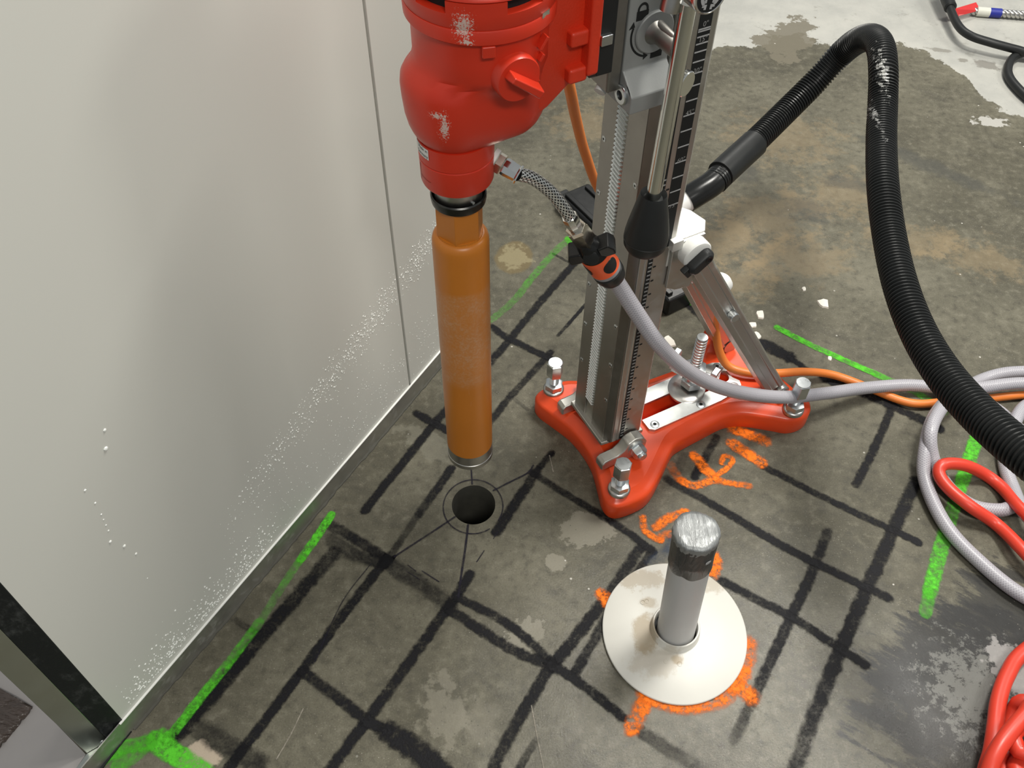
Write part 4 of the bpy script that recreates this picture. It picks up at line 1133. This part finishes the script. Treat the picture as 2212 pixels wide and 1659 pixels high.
# braided water line with its fittings
wa = radians(22)
w_in = Vector((41*cos(wa), 41*sin(wa), 701)); wdv = Vector((cos(wa), sin(wa), -0.02)).normalized()
def dS(px, py, Z):
    return Vector(to_s(deep(px, py, Z)))
bh = [w_in+wdv*38, dS(1150, 385, 1.035), dS(1190, 415, 1.06), dS(1222, 455, 1.085), dS(1238, 482, 1.105)]
bh[0] = dS(1118, 376, 1.02)
wdv = (bh[0]-w_in).normalized()
mb = MB(SD); mb.lathe(w_in-wdv*3, wdv, [(0, 13), (5, 12.5), (6, 10)], 28); dpart(mb, 'sealing_washer', 'cast_white')
path = crom(bh, 10)
mb = MB(SD); mb.tube(path, 7.6, 24, True, 0.001); wl = dpart(mb, 'water_line', 'braid', angle=60)
mb = MB(SD); hexh(mb, w_in+wdv*3, wdv, 12, 9, 0.15); dpart(mb, 'hex_nut', 'brass', wl)
mb = MB(SD); L_ = (bh[0]-w_in).length
mb.lathe(w_in+wdv*11, wdv, [(0, 9), (3, 10.2), (L_-22, 10.0), (L_-12, 9.2), (L_-10.5, 11), (L_-9, 11)], 8); dpart(mb, 'ferrule', 'chrome', wl)
e0 = path[-1]; ed = (path[-1]-path[-4]).normalized()
mb = MB(SD); mb.lathe(e0-ed*14, ed, [(0, 9.3), (1, 9.8), (14, 9.6), (22, 8.4)], 8); dpart(mb, 'ferrule', 'chrome', wl)
CT = dS(1262, 512, 1.135); cd = (dS(1340, 617, 1.235)-CT).normalized()
q0 = e0+ed*8
mb = MB(SD); hexh(mb, q0, cd, 13.2, 8, 0.2); dpart(mb, 'hex_nut', 'brass', wl)
mb = MB(SD); mb.lathe(q0+cd*8, cd, [(0, 13.5), (27, 13.5), (30, 11)], 4, True, 0.6); dpart(mb, 'square_adapter', 'brass', wl)
QC = to_s(O+AX*(q0+cd*34).x*0.001+BX*(q0+cd*34).y*0.001+Vector((0, 0, (q0+cd*34).z*0.001)))

# ================================================================== CORE BIT
BZ = 148
BIT = tag(empty('core_bit', O+Vector((0, 0, BZ/1000)), RZ), 'long orange diamond core bit hanging vertically above the drilled hole', 'core bit')
def SB(p): return Vector((p[0], -p[1], p[2]-BZ))*0.001
mb = MB(SB); mb.lathe((0, 0, 0), (0, 0, 1), [(183, 33.6), (183.5, 34.3), (585, 34.4), (592, 34.2), (597, 33.0), (600.5, 30.5), (602, 27.5), (602, 22)], 72)
mb.build('bit_tube', M['bit'], BIT)
mb = MB(SB); mb.lathe((0, 0, 0), (0, 0, 1), [(596, 27.5), (604, 27.2)], 48); mb.build('hub_collar', M['bit'], BIT)
mb = MB(SB); mb.lathe((0, 0, 0), (0, 0, 1), [(602, 27.8), (607, 28.6), (655, 28.6)], 6, True, radians(6)); mb.build('hex_shank', M['bit'], BIT, bevel=0.0006)
mb = MB(SB); mb.lathe((0, 0, 0), (0, 0, 1), [(154, 33.9), (155, 35.0), (163, 35.0), (163.6, 34.3), (183.5, 34.0), (183.5, 31.5), (154, 31.5), (154, 33.9)], 72, False); mb.build('diamond_rim', M['steel'], BIT)
mb = MB(SB); mb.lathe((0, 0, 0), (0, 0, 1), [(156, 31.4), (300, 31.2)], 48, False); mb.build('bore', M['dark_steel'], BIT)

# ================================================================== PIPE STUB AND ITS FLANGE
FC = at(1456, 1365)
FL = tag(empty('floor_flange', FC), 'round white plastic floor flange stained brown, around the grey pipe stub', 'flange')
def ell(r, z, n=96): return [(r*cos(2*pi*k/n), 1.045*r*sin(2*pi*k/n), z) for k in range(n)]
mb = MB(); mb.loft([ell(0.1085, 0.0008), ell(0.1095, 0.002), ell(0.1095, 0.0045), ell(0.1080, 0.0056), ell(0.06, 0.0072), ell(0.036, 0.0085)], True, False)
mb.build('flange_disc', M['flange'], FL, recalc=False)
mb = MB(); mb.lathe((0, 0, 0.002), (0, 0, 1), [(0.006, 0.0385), (0.0085, 0.0368), (0.020, 0.0362), (0.0222, 0.0352), (0.0222, 0.0332), (0.021, 0.0325), (0.0, 0.0325), (0.0, 0.0385)], 56, False)
mb.build('flange_collar', M['flange'], FL)
mb = MB(); mb.lathe((0, 0, 0.0008), (0, 0, 1), [(0, 0.0324), (0.0004, 0.0324)], 40); mb.build('collar_shadow_gap', M['black_flat'], FL)
for (x, y) in ((-.050, .045), (-.043, .047), (-.020, -.050), (.002, -.054)):
    mb = MB(); mb.lathe((x*0.9, y, 0.0062), (0, 0, 1), [(0, 0.0042), (0.0016, 0.0040), (0.0018, 0.0030), (0.0005, 0.0022), (0.0005, 0.0001)], 16); mb.build('drain_nib', M['flange'], FL)
PIPE = tag(empty('pipe_stub', FC), 'grey plastic pipe stub taped shut on top, standing in the white flange', 'pipe')
pa = Vector((0.001, -0.003, 0.0025)); pb = Vector((-0.0125, 0.004, 0.292)); pd = (pb-pa).normalized(); pl = (pb-pa).length
mb = MB(); mb.lathe(pa, pd, [(0, 0.0283), (pl-0.002, 0.0283)], 56); mb.build('pipe_wall', M['pvc'], PIPE)
du, dw = None, None
mb = MB(); d_, u_, w_ = mb.frame(pd)
def prow(t, r, amp, lobes, seed, dz=0.0):
    n = 72; P = []
    for k in range(n):
        a = 2*pi*k/n; nz = mnoise.noise(Vector((cos(a)*lobes, sin(a)*lobes, seed)))
        tt = t+dz*mnoise.noise(Vector((cos(a)*1.6, sin(a)*1.6, seed+9)))
        P.append(pa+pd*tt+(u_*cos(a)+w_*sin(a))*(r+amp*nz))
    return P
mb.loft([prow(pl-0.076, 0.0286, 0.0003, 3, 1, 0.010), prow(pl-0.074, 0.0297, 0.0006, 4, 2, 0.010), prow(pl-0.05, 0.0296, 0.0009, 5, 3), prow(pl-0.025, 0.0298, 0.0014, 5, 4), prow(pl-0.008, 0.0302, 0.0016, 6, 5)], False, False)
mb.build('tape_wrap', M['tape_side'], PIPE, recalc=False, angle=60)
mb = MB(); mb.loft([prow(pl-0.014, 0.0300, 0.0020, 6, 5, 0.006), prow(pl-0.003, 0.0310, 0.0022, 7, 6, 0.004), prow(pl+0.002, 0.0300, 0.0018, 7, 7, 0.003), prow(pl+0.0035, 0.024, 0.0012, 5, 8, 0.003), prow(pl+0.003, 0.013, 0.0008, 4, 9, 0.002)], False, True)
mb.build('tape_cap', M['tape_top'], PIPE, recalc=False, angle=25)
mb = MB(); a = -pi/2+0.55; wv = Vector((cos(a), sin(a), 0)); c = pa+pd*(pl-0.034)+wv*0.0301
tv = pd.cross(wv); mb.loft([[c+tv*(x*0.004)+pd*(y*0.003)+wv*h for x, y in ((-1, -.6), (0, -1), (1, -.5), (1.1, .6), (.2, 1), (-1, .8))] for h in (0, 0.0006)])
mb.build('tape_scrap', M['grey_flat'], PIPE)

# ================================================================== HOSES AND CABLES
def curve_obj(name, paths, r, mat, parent=None, seg=16, step=0.006, vs=1.0):
    mb = MB()
    for P in paths: mb.tube(resample(crom(P, 14), step), r, seg, True, vs)
    return mb.build(name, mat, parent, angle=60)
# --- black vacuum hose
VH = tag(empty('vacuum_hose', at(1560, 470)), 'thick black corrugated vacuum hose arching over the floor, its flat black nozzle behind the column', 'hose')
VO = VH.location.copy()
hp = [(1545, 392, 1.735, .25), (1585, 350, 1.76, 0), (1640, 297, 1.80, 0), (1700, 238, 1.83, 0), (1760, 178, 1.83, 0), (1815, 118, 1.80, 0), (1853, 88, 1.75, 0), (1884, 82, 1.70, 0), (1902, 102, 1.655, 0),
      (1908, 150, 1.62, 0), (1907, 220, 1.60, 0), (1904, 300, 1.55, 0), (1907, 400, 1.48, 0), (1921, 510, 1.42, 0), (1946, 620, 1.35, 0), (1985, 720, 1.29, 0), (2040, 810, 1.225, 0), (2110, 890, 1.16, 0), (2190, 962, 1.10, 0), (2290, 1040, 1.05, 0), (2420, 1130, 1.02, 0)]
path = resample(crom([deep(a, b, z)-VO for a, b, z, _ in hp], 16), 0.0016)
rads = []
for i in range(len(path)):
    ph = i % 4
    rads.append((0.0250, 0.0250, 0.0216, 0.0216)[ph])
mb = MB(); mb.tube(path, rads, 26); mb.build('corrugated_tube', M['corr'], VH, angle=20)
for o in (bpy.data.objects['corrugated_tube'],):
    pass
cuff = [deep(*q)-VO for q in ((1630, 309, 1.79), (1585, 350, 1.76), (1556, 377, 1.74))]
mb = MB(); mb.tube(resample(crom(cuff, 8), .004), 0.0272, 30); mb.build('cuff', M['black'], VH, bevel=0.001)
pth = [deep(*q)-VO for q in ((1575, 360, 1.752), (1540, 395, 1.735), (1510, 415, 1.73), (1484, 431, 1.73))]
mb = MB(); mb.tube(resample(crom(pth, 8), .004), [0.0245]*200, 30); mb.build('end_pipe', M['black_shiny'], VH)
pth = [deep(*q)-VO for q in ((1496, 424, 1.73), (1470, 440, 1.73), (1440, 458, 1.73))]
mb = MB(); mb.tube(resample(crom(pth, 8), .004), 0.0222, 30); mb.build('white_spigot', M['white_plastic'], VH, bevel=0.001)

# --- grey water hose with quick connector
def s2w(p): return O+AX*(p[0]/1000)+BX*(p[1]/1000)+Vector((0, 0, p[2]/1000))
QA = s2w(q0+cd*34); QD = (AX*cd.x+BX*cd.y+Vector((0, 0, cd.z))).normalized()
WH = tag(empty('water_hose', at(2005, 980)), 'grey braided garden hose looping over the floor, plugged into an orange and black connector', 'hose')
WO = WH.location.copy()
QE = QA+QD*0.092
hose = [QE-QD*0.012, QE+QD*0.02]+[deep(*q) for q in ((1378, 680, 1.27), (1420, 740, 1.31), (1468, 788, 1.37), (1530, 826, 1.44), (1600, 848, 1.51))]
hose += [at(*q) for q in ((1690, 858, .098), (1780, 850, .060), (1870, 838, .032), (1960, 832, .020), (2040, 838, .018), (2110, 838, .03), (2212, 828, .03), (2330, 845, .02), (2390, 920, .013),
        (2310, 990, .013), (2212, 935, .014), (2160, 890, .013), (2110, 862, .028), (2058, 858, .032), (2018, 900, .042), (2000, 962, .040), (1998, 1035, .020), (2040, 1130, .0135), (2110, 1208, .013), (2212, 1288, .013), (2330, 1330, .013),
        (2420, 1240, .013), (2330, 1120, .02), (2212, 1092, .013), (2160, 1102, .013), (2100, 1092, .013), (2048, 1052, .013), (2017, 995, .030), (2010, 935, .058), (2032, 884, .056), (2072, 848, .036), (2112, 824, .014), (2160, 808, .013), (2212, 803, .013), (2330, 800, .013), (2420, 860, .04), (2330, 900, .013), (2228, 872, .03), (2186, 925, .036), (2170, 990, .013), (2186, 1050, .014), (2225, 1120, .036), (2330, 1180, .013))]
mb = MB(); mb.tube(resample(crom([p-WO for p in hose], 14), .006), 0.0114, 20, True, 1.0); mb.build('hose_tube', M['grey_hose'], WH, angle=60)
Q0 = QA-WO
mb = MB(); mb.lathe(Q0, QD, [(-0.002, .011), (0.002, .0132), (0.006, .0150), (0.020, .0175), (0.030, .0198)], 40); qc = mb.build('quick_connector', M['black_shiny'], WH)
_, qu, qw = MB().frame(QD)
sidev = (Vector((0.86, -0.5, 0))-QD*Vector((0.86, -0.5, 0)).dot(QD)).normalized(); fr = QD.cross(sidev)
sidev2 = (_R-QD*_R.dot(QD)).normalized(); fr = QD.cross(sidev2)
if fr.dot(CAM-QA) < 0: fr = -fr
mb = MB(); mb.lathe(Q0, QD, [(0.027, .0199), (0.031, .0204), (0.045, .0192), (0.058, .0197), (0.0605, .0204), (0.062, .0192)], 48); mb.build('orange_sleeve', M['connector_orange'], qc)
for s in (1, -1):
    mb = MB()
    prof = [(.011, .007), (.026, .004), (.031, .014), (.030, .024), (.016, .025), (.010, .020)]
    mb.loft([[Q0+sidev2*(s*a)+QD*b+fr*h for a, b in prof] for h in (-0.010, 0.013)])
    mb.build('locking_wing', M['black_shiny'], qc, bevel=0.002)
mb = MB(); mb.lathe(Q0+fr*0.012+QD*0.016, fr+QD*-0.4, [(0, .011), (0.005, .010), (0.006, .007)], 24); mb.build('latch_button', M['black'], qc)
def sleeve_patch(a0, t0, ra, rt, lift):
    mb = MB(); n = 28; outer = []; inner = []
    def pt(a, t, k): 
        return Q0+QD*t+(sidev2*cos(a)+fr*sin(a))*(0.0199+k)
    c = mb.v(pt(a0, t0, lift))
    rings = []
    for f in (0.35, 0.7, 0.95, 1.0):
        rings.append([mb.v(pt(a0+ra*f*cos(2*pi*k/n), t0+rt*f*sin(2*pi*k/n), lift if f < 1 else 0)) for k in range(n)])
    for k in range(n): mb.face([c, rings[0][k], rings[0][(k+1) % n]])
    for a, b in zip(rings, rings[1:]): mb.bridge(a, b)
    mb.build('grip_pad', M['black'], qc)
sleeve_patch(radians(42), .045, radians(33), .0115, .0008); sleeve_patch(radians(150), .045, radians(22), .0105, .0008)
mb = MB(); mb.lathe(Q0, QD, [(0.0615, .0188), (0.063, .0198), (0.067, .0198), (0.068, .0186)], 44); mb.build('grey_ring', M['grey_rubber'], qc)
mb = MB(); mb.lathe(Q0, QD, [(0.068, .0190), (0.070, .0205), (0.078, .0203), (0.088, .0180), (0.093, .0145), (0.093, .0115)], 44); mb.build('clamp_nut', M['black'], qc)

# --- red hoses
RH = tag(curve_obj('air_hose', [[at(*q) for q in ((2420, 1420, .011), (2300, 1290, .02), (2212, 1191, .030), (2153, 1133, .016), (2095, 1093, .034), (2048, 1053, .037), (2028, 1022, .041), (2040, 1003, .046), (2084, 1005, .036), (2131, 1027, .014), (2167, 1056, .014), (2212, 1106, .036), (2300, 1190, .05), (2420, 1260, .05))]], .0105, M['red_hose']),
         'red hose bent into a hairpin loop over the grey hose and green line', 'hose')
def coil(pts): return [at(*q) for q in pts]
tag(curve_obj('air_hose', [coil([(2330, 1330, .012), (2212, 1408, .014), (2176, 1458, .020), (2157, 1513, .026), (2150, 1567, .032), (2142, 1622, .034), (2128, 1700, .03), (2180, 1790, .02), (2290, 1760, .02), (2310, 1640, .06), (2240, 1525, .062), (2212, 1547, .06), (2184, 1579, .060), (2157, 1616, .058), (2136, 1663, .05), (2120, 1740, .03), (2200, 1830, .03), (2330, 1700, .04),
                                      (2290, 1590, .07), (2212, 1626, .050), (2192, 1603, .048), (2190, 1584, .046), (2214, 1573, .046), (2280, 1600, .05), (2330, 1680, .05), (2270, 1760, .04), (2176, 1700, .02), (2167, 1655, .014), (2172, 1610, .013), (2182, 1560, .013), (2194, 1530, .022), (2216, 1516, .036), (2300, 1540, .03), (2340, 1660, .02), (2250, 1730, .03), (2196, 1670, .03), (2204, 1640, .026), (2240, 1620, .02)])], .0112, M['red_hose']),
    'coiled heap of red hose at the bottom right corner', 'hose')
# --- orange cord
tag(curve_obj('power_cord', [[deep(1215, 120, 1.15), deep(1232, 196, 1.20), deep(1244, 255, 1.28), deep(1264, 330, 1.38), deep(1300, 420, 1.50), deep(1380, 530, 1.60), deep(1480, 600, 1.64), at(1534, 655, .20), at(1545, 712, .135), at(1555, 762, .090), at(1575, 792, .066), at(1620, 806, .063), at(1680, 806, .060),
                              at(1740, 803, .035), at(1800, 810, .012), at(1870, 835, .0085), at(1940, 863, .0085), at(1985, 872, .010), at(2040, 868, .0085), at(2120, 862, .0085), at(2212, 853, .0085), at(2330, 850, .0085)]], .0076, M['orange_cord']),
    'orange power cord running from the red drill past the strut and across the floor', 'power cord')
# --- flat floor nozzle at the end of the vacuum hose, behind the column
p0, p1 = at(1238, 424, .022), at(1476, 652, .022)
bd_ = (p1-p0); bl = bd_.length; bd_.normalize(); bn = Vector((-bd_.y, bd_.x, 0))
cen = (p0+p1)/2-VO
mb = MB(); mb.obox(cen, bd_, bn, (0, 0, 1), bl/2, 0.040, 0.022); noz = mb.build('floor_nozzle', M['black_shiny'], VH, bevel=0.006)
for s in (-0.026, 0.026):
    mb = MB(); mb.obox(cen+bn*s+Vector((0, 0, .024)), bd_, bn, (0, 0, 1), bl/2-0.012, 0.006, 0.004); mb.build('nozzle_ridge', M['black_shiny'], noz, bevel=0.002)
mb = MB(); mb.obox(cen-bd_*(bl/2+0.004)+bn*-0.02+Vector((0, 0, -.004)), bd_, bn, (0, 0, 1), .014, .014, .016); mb.build('nozzle_tab', M['black'], noz, bevel=0.003)
e_ = deep(1440, 458, 1.73)-VO; f_ = deep(1470, 440, 1.73)-VO
mb = MB(); mb.tube(resample(crom([f_.lerp(e_, 0.7), e_+(e_-f_)*0.5, cen.lerp(e_, 0.45)+Vector((0, 0, .05)), cen+Vector((0, 0, .055)), cen+Vector((0, 0, .018))], 10), .006), 0.0235, 28); mb.build('nozzle_neck', M['black'], VH, angle=60)

# --- black cable, red tag and steel sling, far right
BC = tag(empty('black_cable', at(2090, 75)), 'black cable with a red tag on the white patch, top right corner', 'cable')
bco = BC.location.copy()
def rel(P, o): return [p-o for p in P]
curve_obj('cable_sheath', [rel([at(2020, -70, .05), at(2042, -20, .05), at(2054, 22, .042), at(2072, 58, .040), at(2098, 78, .040), at(2140, 92, .038), at(2180, 103, .034), at(2212, 112, .028), at(2290, 140, .013), at(2300, 250, .013), at(2240, 225, .013), at(2200, 192, .013), at(2178, 160, .013), at(2184, 130, .015), at(2210, 112, .018), at(2270, 90, .013)], bco)], .0108, M['black'], BC)
mb = MB(); a, b = at(2030, -40, .05)-bco, at(2053, 16, .044)-bco; mb.lathe(a, b-a, [(0, .017), ((b-a).length, .0165), ((b-a).length+.003, .0125)], 24); mb.build('cable_sleeve', M['black'], BC)
mb = MB()
q = [at(2058, 20, .040), at(2108, 5, .030), at(2118, 22, .016), at(2066, 36, .020)]
q = [p-bco for p in q]; nn = (q[1]-q[0]).cross(q[3]-q[0]).normalized()
if nn.z < 0: nn = -nn
mb.loft([[p-nn*.0006 for p in q], [p+nn*.0006 for p in q]]); rt = mb.build('red_tag', M['red_tag'], BC)
def bl_(u, v): return q[0]*(1-u)*(1-v)+q[1]*u*(1-v)+q[2]*u*v+q[3]*(1-u)*v+nn*.0008
mb = MB(); mb.face([mb.v(bl_(.10, .40)), mb.v(bl_(.82, .35)), mb.v(bl_(.82, .95)), mb.v(bl_(.10, .96))]); mb.build('tag_panel', M['pink_print'], rt, recalc=False)
mb = MB()
for r_ in range(3):
    for c_ in range(9):
        u = .14+c_*.074; v = .48+r_*.15
        mb.face([mb.v(bl_(u, v)+nn*.0002), mb.v(bl_(u+.055, v)+nn*.0002), mb.v(bl_(u+.055, v+.07)+nn*.0002), mb.v(bl_(u, v+.07)+nn*.0002)])
tag(mb.build('tag_print', M['red_tag'], rt, recalc=False), kind='stuff')
SL_ = tag(empty('steel_cable', at(2170, 25)), 'twisted steel cable with a blue sleeve beside the red tag, top right', 'cable')
so = SL_.location.copy()
ca, cb = at(2100, 24, .013)-so, at(2330, 42, .013)-so
cdv = (cb-ca).normalized(); cL = (cb-ca).length
_, u2, w2 = MB().frame(cdv)
for k in range(3):
    mb = MB(); P = [ca+cdv*(cL*i/120)+(u2*cos(i*0.42+k*2.094)+w2*sin(i*0.42+k*2.094))*.0058 for i in range(121)]
    mb.tube(P, .0056, 8); mb.build('steel_strand', M['steel'], SL_, angle=60)
mb = MB(); mb.lathe(ca+cdv*.045, cdv, [(0, .0125), (.032, .0125)], 20); mb.build('blue_sleeve', M['blue_sleeve'], SL_)
mb = MB(); mb.lathe(ca+cdv*.012, cdv, [(0, .0128), (.034, .0128)], 20); mb.build('clear_sleeve', M['clear_wrap'], SL_)

# --- plaster chips behind the base
def chip(px, py, r, label):
    p = at(px, py); rnd = random.Random(int(px*7+py)); mb = MB(); n = 9
    sh = [(r*(0.6+0.5*rnd.random()), 2*pi*k/n+rnd.uniform(-.2, .2)) for k in range(n)]
    h = min(.004, r*0.35)
    mb.loft([[(a*cos(t)*1.0, a*sin(t)*1.25, 0) for a, t in sh], [(a*.9*cos(t), a*1.1*sin(t), h*(0.7+0.3*rnd.random())) for a, t in sh], [(a*.45*cos(t), a*.5*sin(t), h*1.15) for a, t in sh]])
    o = mb.build('plaster_chip', M['plaster']); o.location = p
    tag(o, label, 'plaster chip', 'plaster chips on the floor')
chip(1444, 739, .015, 'largest white plaster chip, on the floor just behind the aluminium column')
chip(1642, 680, .010, 'curved white plaster chip beside the strut, nearest the green line')
chip(1778, 657, .013, 'crumbly white plaster chip out on the open floor left of the black hose')
chip(1737, 625, .006, 'small white plaster chip farthest behind the drill base')
chip(1626, 702, .008, 'narrow white plaster chip at the edge of the strut, upper of two')
chip(1634, 726, .009, 'white plaster chip at the edge of the strut, lower of two')
chip(1793, 775, .005, 'tiny white plaster chip lying on the green line')
